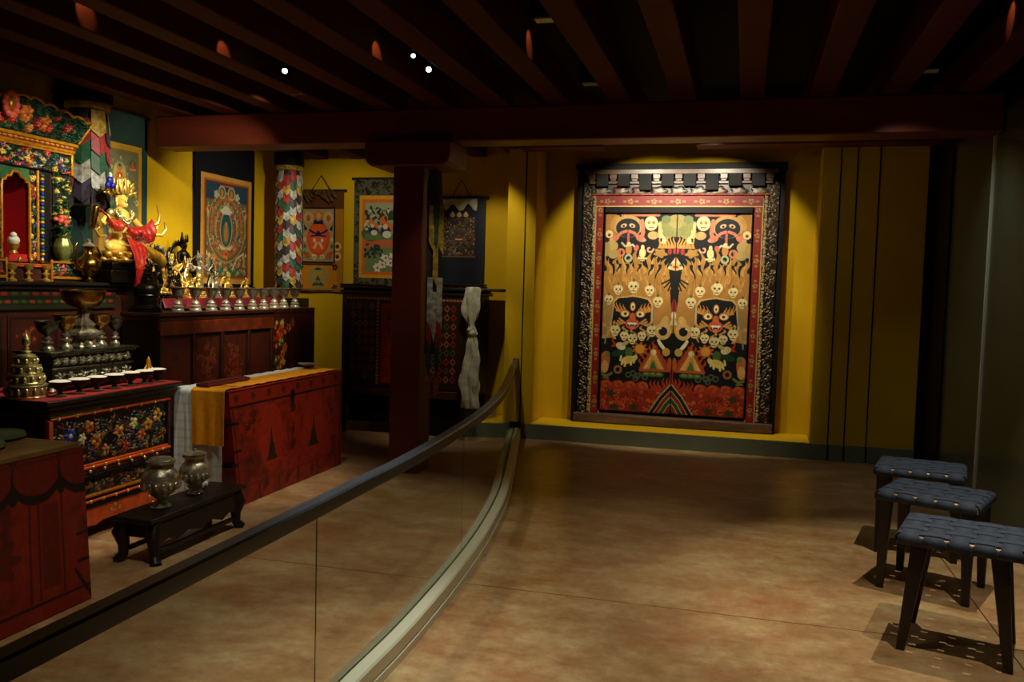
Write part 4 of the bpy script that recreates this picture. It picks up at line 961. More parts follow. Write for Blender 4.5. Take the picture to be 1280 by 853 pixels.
# goblets
gl = ['leftmost in the row, beside the black incense stupa', 'second from the left', 'third from the left', 'fourth from the left', 'fifth from the left', 'sixth from the left', 'seventh from the left', 'eighth, first on the painted cabinet', 'ninth, middle one on the painted cabinet', 'rightmost, last on the painted cabinet']
for i, y in enumerate((6.142, 6.376, 6.602, 6.818, 7.032, 7.258, 7.452, 7.644, 7.827, 8.05)):
    if i == 0:
        g0 = thing('offering_goblet', 'silver goblet with tiered foot, ' + gl[0], 'goblet', (-4.5, y, 1.3315), 0, 'silver goblets in a row on the cabinets')
        MB().lathe([(.0001, 0), (.05, 0), (.05, .012), (.044, .022), (.036, .03), (.044, .036), (.044, .044), (.032, .054), (.026, .06), (.034, .066), (.032, .074), (.02, .086), (.01, .095), (.012, .105)], 28).build('foot', 'brightsilver', g0)
        MB().lathe([(.0001, .1), (.014, .104), (.03, .118), (.046, .145), (.052, .18), (.07, .198), (.07, .202), (.05, .198), (.044, .15), (.0001, .12)], 28).build('cup', 'silver', g0)
    else:
        dup(g0, (-4.5, y, 1.3315 if i < 7 else 1.3365), None, 'silver goblet with tiered foot, ' + gl[i])

# black incense stupa
st = thing('incense_stupa', 'black metal stupa shaped incense burner at the left end of the goblets', 'stupa', (-4.60, 5.885, 1.332))
MB().lathe([(.0001, 0), (.115, 0), (.118, .012), (.11, .02), (.118, .03), (.1, .045), (.085, .06), (.085, .12), (.095, .13), (.09, .14)], 40, flute=24, famp=.012).build('base', 'bronze', st)
MB().lathe([(.088, .135), (.1, .16), (.1, .19), (.08, .22), (.05, .235), (.055, .25), (.05, .265), (.0001, .266)], 36).build('dome', 'bronze', st)
MB().lathe([(.045, .262), (.06, .275), (.035, .29), (.05, .3), (.03, .32), (.04, .33), (.022, .35), (.03, .36), (.012, .39), (.016, .41), (.0001, .43)], 28).build('spire', 'bronze', st)

# ================================================================== BLACK CABINET UNDER THE BACK THANGKAS
bc = thing('folk_cabinet', 'tall dark painted cabinet with a red centre door, behind the oxblood column', 'cabinet', (-3.47, 8.85, 0))
MB().b2(-.70, .70, -.38, .44, .42, 1.5).build('carcass', 'blackwood', bc, bevel=.006)
m_ = MB(); m_.b2(-.72, .74, -.40, .45, 1.5, 1.535); m_.build('cornice', 'blackwood', bc, bevel=.006)
m_ = MB(); m_.b2(-.71, .96, -.42, .45, 1.552, 1.585); m_.b2(-.71, -.4, -.42, .1, 1.585, 1.6); m_.build('top_board', 'blackwood', bc, bevel=.006)
MB().b2(-.7, .72, -.35, .43, 1.535, 1.552).build('shadow_gap', 'joint', bc)
m_ = MB(); m_.b2(-.71, .71, -.395, -.36, .42, .5); m_.build('base_rail', 'darkwood', bc, bevel=.005)
for x in (-.68, .68):
    for y in (-.36, .4): MB().b2(x - .03, x + .03, y - .03, y + .03, 0, .42).build('leg', 'blackwood', bc, bevel=.005)
MB().b2(-.65, .65, -.3, -.28, .12, .42).build('kick_board', 'black', bc)
q = Cv(140, 100, 1.8, (50, 26, 16)); q.rect(44, 8, 96, 96, (160, 34, 18)); q.mottle(.4, 12, 16, (60, 16, 10))
for x0, x1 in ((8, 38), (102, 132)):
    for i in range(4):
        for j in range(9):
            x = x0 + 4 + i * 7.4; y = 12 + j * 9.6; c_ = rnd.choice([(150, 44, 26), (160, 96, 44), (84, 84, 50)])
            q.poly([(x, y - 4.4), (x + 3.4, y), (x, y + 4.4), (x - 3.4, y)], c_); q.ell(x, y, 1.3, 1.6, (24, 12, 8))
for x in (41, 99):
    for y in range(4, 98, 4): q.ell(x, y, 1.6, 1.5, (196, 116, 54))
for x in range(5, 138, 4): q.ell(x, 3, 1.7, 1.2, (196, 112, 60))
for x, y, r in ((60, 22, 8), (60, 42, 8), (80, 30, 8), (62, 66, 8), (80, 70, 9)):
    q.flower(x, y, r, (64, 70, 40), (200, 120, 50)); q.ell(x + 2, y + 1, r * .35, r * .5, (206, 130, 50))
q.line([(44, 8), (44, 96)], .8, (24, 10, 8)); q.line([(96, 8), (96, 96)], .8, (24, 10, 8))
q.mesh('painted_front', 'paint', 1.36, .96, .015, loc=(0, -.385, .52), parent=bc)

# white khata scarf hanging from the board end
kh = MB(); prof_k = [(1.60, .035, .02), (1.58, .06, .03), (1.5, .07, .04), (1.4, .075, .045), (1.3, .06, .04), (1.22, .03, .025), (1.17, .035, .03), (1.12, .045, .035), (1.1, .03, .025), (1.02, .05, .035), (.9, .065, .04), (.78, .075, .045), (.7, .085, .05), (.6, .085, .05), (.5, .075, .045), (.42, .08, .045), (.36, .07, .04)]
vs = []; fs = []; N = 64
prof_k = [tuple(p) for p in catmull(prof_k, 4)]
for i, (z, rx, ry) in enumerate(prof_k):
    for k in range(N):
        a = 2 * PI * k / N; w = 1 + .26 * math.sin(a * 6 + z * 4) + .14 * math.sin(a * 11 - z * 9) + .1 * math.sin(z * 24 + a * 2)
        vs.append((rx * w * math.cos(a) + .012 * math.sin(z * 8), ry * w * math.sin(a), z))
for i in range(len(prof_k) - 1):
    for k in range(N): fs.append((i * N + k, i * N + (k + 1) % N, (i + 1) * N + (k + 1) % N, (i + 1) * N + k))
fs += [tuple(range(N)), tuple((len(prof_k) - 1) * N + k for k in range(N))[::-1]]
kt = thing('ceremonial_scarf', 'knotted cream silk scarf hanging from the right end of the dark cabinet board', 'scarf', (-2.675, 8.37, 0))
kh.add(vs, fs).build('scarf_body', 'khata', kt)
q = MB(); q.ell((.01, -.01, 1.13), (.045, .04, .035)); q.ell((-.015, -.02, 1.16), (.03, .03, .028)); q.build('knot', 'khata', kt)

# ================================================================== THANGKAS
def border(c, b, cols):
    o = 0
    for w, cc in cols:
        c.rect(b[0] + o, b[1] + o, b[2] - o, b[3] - o, cc); o += w
def crowd(c, n, box, pal, r=(1.2, 3), sym=None):
    for _ in range(n):
        x = rnd.uniform(box[0], box[2]); y = rnd.uniform(box[1], box[3]); q = rnd.uniform(*r); cc = rnd.choice(pal)
        for xx in ((x, 2 * sym - x) if sym else (x,)):
            k = rnd.random()
            if k < .4: c.ell(xx, y, q, q * .8, cc, rnd.random() * 3)
            elif k < .7: c.scroll(xx, y, q, q * .25, cc, a0=rnd.random() * 6)
            else: c.ell(xx, y, q * .5, q, cc); c.ell(xx, y - q, q * .35, q * .35, (226, 196, 150))
def lotus_figure(c, x, y, s, skin, robe, halo, aur):
    c.ell(x, y - s * .2, s * 1.15, s * 1.45, halo); c.ell(x, y - s * .2, s * .95, s * 1.25, aur); c.ell(x, y - s * .95, s * .42, s * .42, halo)
    c.ell(x, y + s * .75, s * .95, s * .2, (230, 190, 150)); c.ell(x, y + s * .5, s * .8, s * .28, robe); c.ell(x, y, s * .36, s * .55, skin)
    c.ell(x, y - s * .1, s * .5, s * .22, robe); c.ell(x, y - s * .85, s * .22, s * .26, skin); c.ell(x, y - s * 1.1, s * .15, s * .16, (40, 50, 90))
    for q in (-1, 1): c.line([(x + q * s * .4, y - s * .3), (x + q * s * .6, y + s * .1), (x + q * s * .2, y + s * .3)], s * .1, skin)
def wavef(amp, nx, ny=0.0): return lambda U, V: amp * np.sin(U * nx) * (.3 + V) + amp * .7 * np.cos(V * (3 + ny))
def rods(t, w, z, m='blackwood'):
    q = MB(); q.tube([(-w / 2 - .03, 0, z), (w / 2 + .03, 0, z)], .013, 10); return q.build('roller', m, t)

# 1: left wall, green surround
def th1():
    c = Cv(110, 150, 1.8, (36, 60, 54)); c.mottle(.15, 20, 14); c.rect(50, 28, 102, 150, (196, 150, 40)); c.rect(54, 33, 98, 150, (150, 110, 40)); c.rect(56, 35, 96, 150, (110, 112, 80)); c.mottle(.2, 14, 10)
    crowd(c, 130, (57, 40, 95, 140), [(190, 110, 50), (150, 60, 36), (90, 110, 70), (200, 170, 100), (60, 90, 90)], (1, 3))
    lotus_figure(c, 74, 56, 8, (214, 120, 50), (206, 80, 40), (120, 130, 80), (190, 170, 100)); lotus_figure(c, 90, 46, 4, (200, 90, 50), (190, 60, 40), (120, 110, 70), (60, 90, 60))
    c.ell(62, 110, 20, 26, (160, 120, 50), al=.5); lotus_figure(c, 72, 104, 15, (196, 150, 60), (150, 50, 30), (80, 110, 80), (50, 80, 70)); return c
t = thing('hanging_scroll', 'painted scroll with dark green silk surround, left wall behind the gilt statue', 'thangka', (XL + .03, 6.32, 1.56), PI / 2)
th1().mesh('painted_cloth', 'paintcloth', 1.10, 1.5, .006, wave=wavef(.008, 9), parent=t, loc=(0, 0, 0)); rods(t, 1.1, 1.5)
# 2: left wall, black surround
def th2():
    c = Cv(110, 154, 2.0, (9, 11, 18)); X0, Y0, X1, Y1 = 10, 36, 104, 150
    border(c, (X0, Y0, X1, Y1), [(5, (196, 142, 56)), (2, (170, 96, 30)), (1, (120, 50, 20))]); c.rect(19, 44, 95, 142, (96, 104, 62)); c.mottle(.1, 10, 10)
    c.rect(19, 44, 95, 62, (38, 66, 84)); c.rect(19, 128, 95, 142, (70, 110, 60)); m = 57
    P = [(190, 96, 50), (60, 104, 70), (176, 150, 90), (210, 176, 120), (150, 60, 40), (50, 80, 100), (196, 120, 70)]
    crowd(c, 260, (20, 64, 57, 140), P, (1, 3), m)
    for r, cc in ((36, (176, 140, 80)), (34, (96, 110, 60)), (31, (190, 104, 60)), (27, (110, 120, 70)), (23, (196, 150, 90)), (19, (150, 84, 60)), (15, (90, 120, 80))): c.ell(m, 90, r, r * 1.05, cc)
    crowd(c, 120, (26, 62, m, 112), P, (.8, 2), m)
    c.ell(m, 92, 12, 20, (204, 170, 110)); c.ell(m, 92, 10.4, 18, (40, 90, 92)); c.ell(m, 96, 6.5, 12, (90, 130, 90)); c.ell(m, 96, 4, 9, (206, 130, 60)); c.ell(m, 86, 2, 2.6, (216, 150, 70))
    c.poly([(m - 12, 72), (m, 66), (m + 12, 72), (m + 7, 76), (m - 7, 76)], (216, 214, 190)); c.poly([(m - 14, 108), (m, 112), (m + 14, 108), (m + 9, 114), (m - 9, 114)], (226, 206, 160)); c.flower(m, 118, 6, (206, 110, 50), (180, 60, 36))
    for q in (-1, 1): c.ell(m + q * 9, 53, 7, 7, (196, 170, 130)); c.ell(m + q * 9, 53, 5.4, 5.4, (70, 110, 70)); c.ell(m + q * 9, 54, 2.4, 4, (210, 120, 50)); c.ell(m + q * 20, 56, 4, 4, (190, 180, 150), wob=.2)
    c.line([(m - 12, 46), (m + 12, 46)], .8, (190, 90, 60)); c.line([(70, 134), (78, 122), (90, 116)], 1, (220, 200, 160)); 
    for x, y in ((34, 124), (82, 128), (36, 134), (74, 112)): c.flower(x, y, 3.6, (206, 100, 50), (220, 180, 120))
    return c
t = thing('hanging_scroll', 'painted scroll of a green and red palace, black cloth surround, left wall', 'thangka', (XL + .03, 8.125, 1.52), PI / 2)
th2().mesh('painted_cloth', 'paintcloth', 1.08, 1.53, .006, wave=wavef(.008, 8), parent=t)
rods(t, 1.08, 0.0)
# 3: back wall small with brown bunched cover
def th3():
    c = Cv(60, 120, 2.4, (96, 56, 20)); c.mottle(.4, 16, 9, (40, 30, 20)); c.rect(46, 22, 60, 120, (176, 116, 26))
    for x, y in ((52, 66), (52, 78)): c.ring(x, y, 4, 1, (220, 190, 110)); c.ell(x, y, 2, 2, (60, 40, 20))
    c.rect(5, 20, 49, 86, (40, 28, 18)); c.rect(7, 22, 47, 84, (176, 150, 92)); m = 27
    c.ell(m, 57, 14.5, 20, (216, 76, 24)); c.ell(m, 56, 12, 17, (226, 96, 34)); c.poly([(m - 7, 40), (m + 7, 40), (m + 5, 34), (m - 5, 34)], (24, 36, 80)); c.ell(m, 30, 6, 6, (196, 120, 60)); c.ell(m, 30, 3, 4, (226, 160, 90))
    for q in (-1, 1):
        c.ell(m + q * 13, 32, 6.5, 6.5, (206, 176, 110)); c.ell(m + q * 13, 33, 3, 4, (196, 90, 50)); c.poly([(m + q * 14, 46), (m + q * 19, 40), (m + q * 18, 48)], (20, 30, 80))
        c.line([(m, 52), (m + q * 8, 49), (m + q * 11, 47)], 1.2, (24, 34, 90)); c.line([(m, 53), (m + q * 9, 54)], 1, (24, 34, 90)); c.line([(m + q * 2, 62), (m + q * 5, 68)], 1.4, (230, 190, 150)); c.ell(m + q * 5, 59, 1.6, 2.4, (236, 220, 190))
        for y in (58, 66, 74): c.ell(m + q * 17.5, y, 2, 2.6, rnd.choice([(220, 190, 130), (180, 90, 50), (90, 110, 70)]))
        c.flower(m + q * 5, 79, 3.4, (232, 200, 150), (206, 90, 50)); c.ell(m + q * 14, 77, 3.5, 4, (196, 80, 44))
    c.ell(m, 50, 2, 2.4, (24, 34, 90)); c.ell(m, 80, 20, 3, (90, 100, 60), al=.4)
    c.rect(1, 88, 52, 118, (200, 130, 26)); c.ring(m, 103, 12, 1, (150, 140, 80)); c.ell(m, 103, 11.5, 10, (176, 140, 60)); c.poly([(m - 8, 113), (m + 8, 113), (m + 3, 106), (m, 100), (m - 3, 106)], (70, 76, 40))
    for _ in range(50):
        a = rnd.random() * 6.3; c.scroll(m + math.cos(a) * 9, 101 + math.sin(a) * 7, 1.8, .35, (150, 140, 90), a0=a)
    for x in (4, 49):
        for y in (91, 115): c.flower(x, y, 4, (40, 34, 22), (110, 90, 40))
    c.ell(m, 93, 4, 1.5, (60, 50, 24)); c.line([(1, 88), (52, 88)], .7, (50, 30, 14)); c.line([(1, 117), (52, 117)], .9, (150, 120, 70)); return c
t = thing('hanging_scroll', 'small scroll of a red wrathful figure with bunched brown silk above, back wall', 'thangka', (-4.915, YB - .035, 1.495))
th3().mesh('painted_cloth', 'paintcloth', .60, 1.2, .006, wave=wavef(.006, 7), parent=t); rods(t, .6, 1.2)
q = MB()
for i in range(9):
    x = -.2 + i * .045; q.tube([(x - .03, -.01, 1.19), (x + .01, -.035, 1.14 - .03 * math.sin(i * 1.3)), (x + .06, -.03, 1.1 - .05 * math.cos(i))], [.02, .026, .014], 8)
q.build('bunched_cover', mat('brown gold brocade', (110, 74, 34), .5, col2=(40, 24, 12), scale=22), t)
MB().tube([(-.12, 0, 1.21), (0, .005, 1.38), (.12, 0, 1.21)], .006, 8).build('hanging_cord', 'cord', t)
# 4: back wall, brocade surround, partly behind the column
def th4():
    c = Cv(76, 127, 2.3, (84, 82, 60)); 
    for _ in range(260): c.scroll(rnd.uniform(0, 76), rnd.uniform(0, 127), rnd.uniform(2, 4), .7, rnd.choice([(24, 22, 16), (30, 28, 20), (44, 44, 28)]), a0=rnd.random() * 6)
    c.rect(7, 20, 69, 116, (208, 152, 40)); c.rect(11, 24, 65, 112, (206, 104, 30)); c.rect(14.5, 28, 61, 108, (150, 158, 118))
    c.rect(14.5, 80, 61, 108, (110, 130, 80)); c.rect(14.5, 70, 61, 80, (190, 100, 60)); c.ell(22, 64, 12, 9, (70, 96, 56)); c.rect(14.5, 64, 61, 71, (96, 122, 66))
    for _ in range(90): c.ell(rnd.uniform(15, 60), rnd.uniform(34, 60), rnd.uniform(1, 3.4), rnd.uniform(.7, 1.6), rnd.choice([(44, 50, 34), (60, 66, 44), (196, 190, 150)]), rnd.random() * 3)
    for _ in range(14):
        x = rnd.uniform(17, 60); c.flame(x, 48, 5, 12, rnd.uniform(-3, 3), (54, 60, 40))
    for x, y, s in ((24, 58, 5), (40, 60, 7), (54, 58, 5)):
        c.flame(x, y, s * 2.2, s * 2.6, 0, (214, 100, 40)); c.ell(x, y + 2, s * .9, s * 1.1, (34, 46, 90)); c.ell(x + 2, y + 5, s * .8, s * .6, (216, 206, 180)); c.ell(x, y - s * .6, s * .45, s * .45, (222, 190, 140))
    for _ in range(30): c.ell(rnd.uniform(15, 36), rnd.uniform(76, 92), 2.4, 1.6, rnd.choice([(40, 50, 50), (60, 70, 60)]), rnd.random() * 3)
    for x, y in ((40, 92), (46, 98), (36, 100), (50, 90), (30, 104), (54, 100)): c.ell(x, y, 5, 3.6, (222, 218, 200), rnd.random(), wob=.2); c.ell(x + 1, y, 1.6, 1.6, (190, 90, 50))
    return c
t = thing('hanging_scroll', 'scroll with patterned olive brocade border, half hidden by the column', 'thangka', (-4.105, YB - .035, 1.562))
th4().mesh('painted_cloth', 'paintcloth', .76, 1.27, .006, wave=wavef(.005, 7), parent=t); rods(t, .76, 1.27)
# 5: back wall, navy
def th5():
    c = Cv(59, 100, 2.4, (10, 18, 34)); c.mottle(.2, 20, 12); c.rect(8, 22, 48, 68, (44, 34, 24)); c.mottle(.1, 8, 8)
    crowd(c, 420, (9, 24, 47, 66), [(96, 76, 44), (70, 50, 36), (110, 60, 40), (50, 56, 54), (120, 96, 60), (60, 36, 30)], (.7, 2)); c.ell(28, 44, 5, 8, (60, 40, 34)); lotus_figure(c, 28, 44, 4.6, (70, 60, 60), (130, 70, 40), (90, 60, 36), (50, 40, 36))
    for x in (20, 28, 36): c.ell(x, 20, 3, 2.4, (206, 170, 110)); c.ell(x, 18, 1.6, 2, (226, 196, 130))
    c.line([(8, 67.6), (48, 67.6)], .6, (120, 90, 50)); c.rect(0, 94, 59, 96, (22, 30, 44)); return c
t = thing('hanging_scroll', 'dark navy silk scroll with small dense painting, right of the column', 'thangka', (-3.165, YB - .035, 1.62))
th5().mesh('painted_cloth', 'paintsilk', .59, .99, .006, wave=wavef(.007, 9), parent=t); rods(t, .6, .99); rods(t, .6, .0)
q = MB()
vs = []; fs = []
for i in range(31):
    u = i / 30; x = -.2 + .4 * u
    for j in range(7):
        v = j / 6; vs.append((x, -.018 - .012 * math.sin(u * 22 + v * 4), .975 - v * (.07 + .05 * abs(math.cos(u * PI * 2)) + .02 * math.sin(u * 15))))
for i in range(30):
    for j in range(6): a = i * 7 + j; fs.append((a, a + 7, a + 8, a + 1))
o = q.add(vs, fs).build('gathered_scarf', 'khata', t); o.modifiers.new('s', 'SOLIDIFY').thickness = .004
MB().tube([(-.1, 0, 1.0), (0, .005, 1.19), (.115, 0, 1.0)], .006, 8).build('hanging_cord', 'cord', t)

# ================================================================== PILLAR BANNERS
BC = {'r': (176, 30, 26), 'g': (20, 96, 56), 'w': (190, 190, 178), 'y': (206, 164, 40), 'k': (44, 26, 34), 'b': (40, 30, 60), 'o': (200, 110, 40)}
for k_, v_ in BC.items():
    M['bn' + k_] = mat('brocade ' + k_, v_, .55, col2=tuple(int(q * .6) for q in v_), scale=26, detail=3, sheen=.3)
def banner(label, loc, R, H, ncol, seq, rowh, rot=0.0, capm=True, cmap={}):
    t = thing('pillar_banner', label, 'banner', loc, rot)
    MB().lathe([(.0001, 0.05), (R * .8, .05), (R * .8, H), (.0001, H)], 20).build('core', 'bnk', t)
    keys = list(BC); rows = int(H / rowh)
    for r in range(rows):
        mb = MB(); z1 = H - .06 - r * rowh; used = []
        for c in range(ncol):
            a0 = 2 * PI * c / ncol; a1 = 2 * PI * (c + .96) / ncol; off = rowh * .5 * (c % 2); zt = z1 - off; L = rowh * 1.45; zb = zt - L
            col_ = seq[(r + c * 3 + (c % 2)) % len(seq)]; col_ = cmap[c][min(r, len(cmap[c]) - 1)] if c in cmap else col_; mi = keys.index(col_); am = (a0 + a1) / 2; vs = []
            Rt = R * (.93); Rb = R * 1.04
            pts = [(a0, zt, Rt), (am, zt, Rt), (a1, zt, Rt), (a1, zb + rowh * .35, Rb), (am, zb, Rb * 1.02), (a0, zb + rowh * .35, Rb)]
            if zb < -.05: continue
            vs = [(q * math.cos(a), q * math.sin(a), z) for a, z, q in pts]; inn = [(q * .97 * math.cos(a), q * .97 * math.sin(a), z) for a, z, q in pts]
            mb.add(vs + inn, [(0, 5, 4, 1), (1, 4, 3, 2), (6, 7, 10, 11), (7, 8, 9, 10)] + [(i, (i + 1) % 6, 6 + (i + 1) % 6, 6 + i) for i in range(6)], mi)
        if mb.v: mb.build('tongue_tier', ['bn' + k for k in keys], t, smooth=False)
    MB().lathe([(R * .95, H - .052), (R * 1.02, H - .03), (R * 1.0, H), (.0001, H)], 24).build('collar', 'bny', t)
    if capm: MB().lathe([(R * 1.1, H), (R * 1.15, H + .02), (R * 1.15, H + .14), (.0001, H + .15)], 24).build('top_cap', 'black', t)
    return t
banner('multicoloured tubular brocade banner left of the gilt statue, beside the shrine', (-5.2, 5.93, 2.13), .168, .86, 8, ['y', 'r', 'g', 'w', 'b', 'w', 'y', 'k'], .15, rot=.89, cmap={6: 'yrgwkww', 5: 'rgwbybk', 7: 'krgwgyk', 4: 'krkrkwk'})
banner('tubular patchwork banner hanging in the far corner of the altar wall', (-5.02, 8.82, 1.52), .145, 1.38, 12, ['w', 'g', 'r', 'y', 'r', 'g', 'w', 'k', 'w', 'y', 'k', 'w', 'r'], .095, rot=.1)
# flat tongue streamers on the column
bt = thing('column_banner', 'narrow dark streamer banner with gold grey and green tails on the column side', 'banner', (-2.567, 6.885, .9), math.radians(56))
MB().lathe([(.0001, 1.18), (.075, 1.2), (.08, 1.5), (.06, 1.66), (.0001, 1.68)], 20, T=Matrix.Translation((0, -.025, 0)) @ Matrix.Diagonal((1.0, .4, 1, 1))).build('sleeve', mat('dark lattice brocade', (60, 48, 44), .6, col2=(26, 20, 20), scale=34, detail=2), bt)
def tail(x, z0, z1, w, m, y, lean=0):
    w *= 1.05; y = y * .62
    pts = [(x - w / 2, z0), (x + w / 2, z0), (x + w / 2, z1 + (.06 if lean >= 0 else 0)), (x + lean * w / 2, z1 - .03), (x - w / 2, z1 + (.06 if lean <= 0 else .06))]
    return MB().prism(pts, y, y + .006).build('tail', m, bt)
for x, z0, z1, w, m, y, l in ((-.045, 1.22, .86, .05, 'bny', -.085, 1), (.05, 1.22, .84, .055, 'bny', -.085, 1), (.003, 1.22, .88, .035, 'bng', -.09, 0), (.003, .9, .56, .05, 'bny', -.078, 1), (-.05, .62, .2, .05, 'bnw', -.082, 1), (.05, .62, .22, .055, 'bnw', -.082, 1), (0, .5, .1, .04, 'bnw', -.076, 0), (-.05, .36, .05, .05, 'bnr', -.07, 1), (.05, .36, .04, .055, 'bnr', -.07, -1), (-.045, .1, -.2, .045, 'bng', -.064, 0), (.045, .1, -.2, .045, 'bng', -.064, 0), (-.045, -.08, -.36, .045, 'bno', -.06, 1), (.045, -.08, -.36, .045, 'bno', -.06, -1)):
    tail(x, z0 + .15, z1 + .15, w, m, y, l)
MB().b2(-.06, .06, -.02, -.001, .12, 1.6).build('backing', 'bnk', bt)

# ================================================================== SHRINE
SHY = 5.0
sh = thing('carved_shrine', 'gilded carved shrine with scalloped canopy and red lined niche', 'shrine', (-5.0, SHY, 1.5555), PI / 2)
MB().b2(-.6, .6, -.12, .38, 0, .14).build('base_step', 'darkwood', sh, bevel=.005)
GR = [(16, 54, 30), (30, 74, 42), (14, 40, 38), (22, 60, 48)]
m_ = MB()
m_.b2(-.5, -.125, .0, .38, .14, .8); m_.b2(.125, .5, 0, .38, .14, .8); m_.b2(-.5, .5, 0, .38, .8, .98); m_.b2(-.125, .125, .33, .38, .14, .8)
m_.build('body', 'darkwood', sh, bevel=.004)
m_ = MB(); m_.b2(-.124, .124, .3, .328, .14, .8); m_.b2(-.124, -.118, .0, .3, .14, .8); m_.b2(.118, .124, .0, .3, .14, .8); m_.b2(-.118, .118, 0, .3, .141, .19); m_.build('niche_lining', 'nichered', sh)
# niche arch frame
ap = [(-.118, .0), (-.118, .5)]
arch = [(-.122, .16), (-.122, .66), (-.115, .7), (-.09, .705), (-.08, .73), (-.045, .735), (-.03, .765), (0, .77), (.03, .765), (.045, .735), (.08, .73), (.09, .705), (.115, .7), (.122, .66), (.122, .16)]
MB().tube([(x, -.012, z) for x, z in arch], .011, 8).build('niche_arch', 'goldpaint', sh)
m_ = MB(); m_.prism([(-.126, .66), (-.115, .7), (-.09, .705), (-.08, .73), (-.045, .735), (-.03, .765), (0, .77), (.03, .765), (.045, .735), (.08, .73), (.09, .705), (.115, .7), (.126, .66), (.126, .83), (-.126, .83)], -.006, .03); m_.build('arch_spandrel', 'leaf', sh)
def fl_panel(w, h, n, pal, k=2.2, bg=(16, 26, 16)):
    c = Cv(w, h, k, bg); jewel_scrolls(c, n, 1.3, 3.2, pal, CEN, 1.0, 1, w - 1, 1, h - 1); return c
PG = GR + [(200, 60, 40), (226, 180, 60), (180, 176, 136), (26, 44, 90)]
for s in (-1, 1):
    fl_panel(8, 66, 60, PG, 3.2).mesh('carved_pilaster', 'paintcarve', .055, .64, .02, .015, loc=(s * .157, -.005, .15), parent=sh)
    MB().tube([(s * .192, -.015, .15), (s * .192, -.015, .8)], .012, 10).build('gold_colonnette', 'goldpaint', sh)
    for m_i, (mm, o_) in enumerate((('blue', 0), ('gold', 1), ('leaf', 2))):
        q = MB()
        for i in range(8): q.ell((s * .228, -.02, .17 + (i * 3 + o_) * .026), (.017, .017, .014), n=8)
        q.build('bead_string', mm, sh)
    MB().b2(s * .29 - .035, s * .29 + .035, -.004, .02, .15, .8).build('dark_panel', 'black', sh)
    fl_panel(18, 66, 110, GR + [(230, 190, 60), (236, 200, 80)], 2.8).mesh('flower_panel', 'paintcarve', .16, .66, .02, .03, loc=(s * .42, -.01, .15), parent=sh)
bpn = fl_panel(104, 17, 190, PG, 2.4); bpn.mesh('flower_beam', 'paintcarve', .97, .14, .03, .02, loc=(0, -.03, .81), parent=sh)
m_ = MB(); m_.b2(-.51, .51, -.05, .38, .95, .968); m_.b2(-.51, -.485, -.05, -.02, .8, .96); m_.b2(.485, .51, -.05, -.02, .8, .96); m_.build('gold_frame', 'goldpaint', sh, bevel=.004)
m_ = MB(); m_.b2(-.52, .52, -.055, .38, .968, .99); m_.b2(-.535, .535, -.07, .38, 1.015, 1.04); m_.build('cornice', 'goldpaint', sh, bevel=.005)
cq = Cv(112, 5, 3, (120, 24, 16))
for x in range(2, 112, 5): cq.ell(x, 2.5, 1.9, 1.5, (220, 150, 50), .4, 1); 
cq.mesh('cornice_carving', 'paintcarve', 1.05, .028, .03, .012, loc=(0, -.055, .99), parent=sh)
# leaning scalloped canopy
cv = Cv(150, 30, 2.4, (22, 44, 26)); jewel_scrolls(cv, 300, 1.5, 4, GR, [(46, 90, 50)], 1.0)
for x, y, r, c_ in ((98, 18, 8, (180, 96, 30)), (90, 20, 5, (140, 26, 22)), (104, 22, 5, (150, 26, 22)), (126, 15, 6, (140, 28, 24)), (52, 18, 8, (200, 120, 40)), (60, 20, 5, (190, 40, 40)), (46, 22, 5, (190, 36, 36)), (24, 15, 6, (190, 44, 40)), (75, 14, 8, (206, 110, 40)), (110, 8, 3, (190, 50, 44)), (40, 8, 3, (190, 50, 44)), (82, 26, 4, (200, 120, 60))):
    cv.flower(x, y, r, c_, (190, 110, 40), 1.3, 7)
cp_ = cv.mesh('canopy_board', 'paintcarve', 1.0, 1.0, .03, .03, parent=sh)
def topz(x):
    x = np.abs(x); z = .235 - .085 * (x / .7)
    z = z + .03 * np.abs(np.sin(np.clip((x - .0) / .155, 0, 4.6) * PI)) ** .6 - .02
    return z
def cf(a):
    u = a[:, 0]; v = a[:, 2]; wbot, wtop = 1.06, 1.2; w = wbot + (wtop - wbot) * v; x = u * w; z = v * topz(x / w * 1.4)
    return np.stack([x, a[:, 1] - .055 - .07 * v, 1.045 + z], 1)
remap(cp_, cf)
pt = []
for i in range(81):
    u = -.5 + i / 80; x = u * 1.2; pt.append((x, -.14, 1.045 + float(topz(np.array([u * 1.4]))[0]) + .004))
m_ = MB(); m_.tube(pt, .011, 8); m_.tube([(-.6, -.14, pt[0][2]), (-.53, -.07, 1.045)], .01, 8); m_.tube([(.6, -.14, pt[0][2]), (.53, -.07, 1.045)], .01, 8); m_.build('canopy_gilt_edge', 'goldpaint', sh)
m_ = MB()
for s in (-1, 1):
    vs = [(s * .53, -.05, 1.045), (s * .6, -.12, pt[0][2]), (s * .55, .3, 1.2), (s * .53, .3, 1.045)]; m_.add(vs, [(0, 1, 2, 3)])
o = m_.build('canopy_side', 'darkwood', sh); o.modifiers.new('s', 'SOLIDIFY').thickness = .012
m_ = MB()
for k in range(12): a = 2 * PI * k / 12; m_.ell((-.17 + math.cos(a) * .05, -.15, 1.2 + math.sin(a) * .075), (.026, .018, .026), n=8)
m_.build('coral_wreath', 'coral', sh); MB().ell((-.17, -.15, 1.2), (.03, .02, .045), n=10).build('wreath_heart', 'goldpaint', sh)
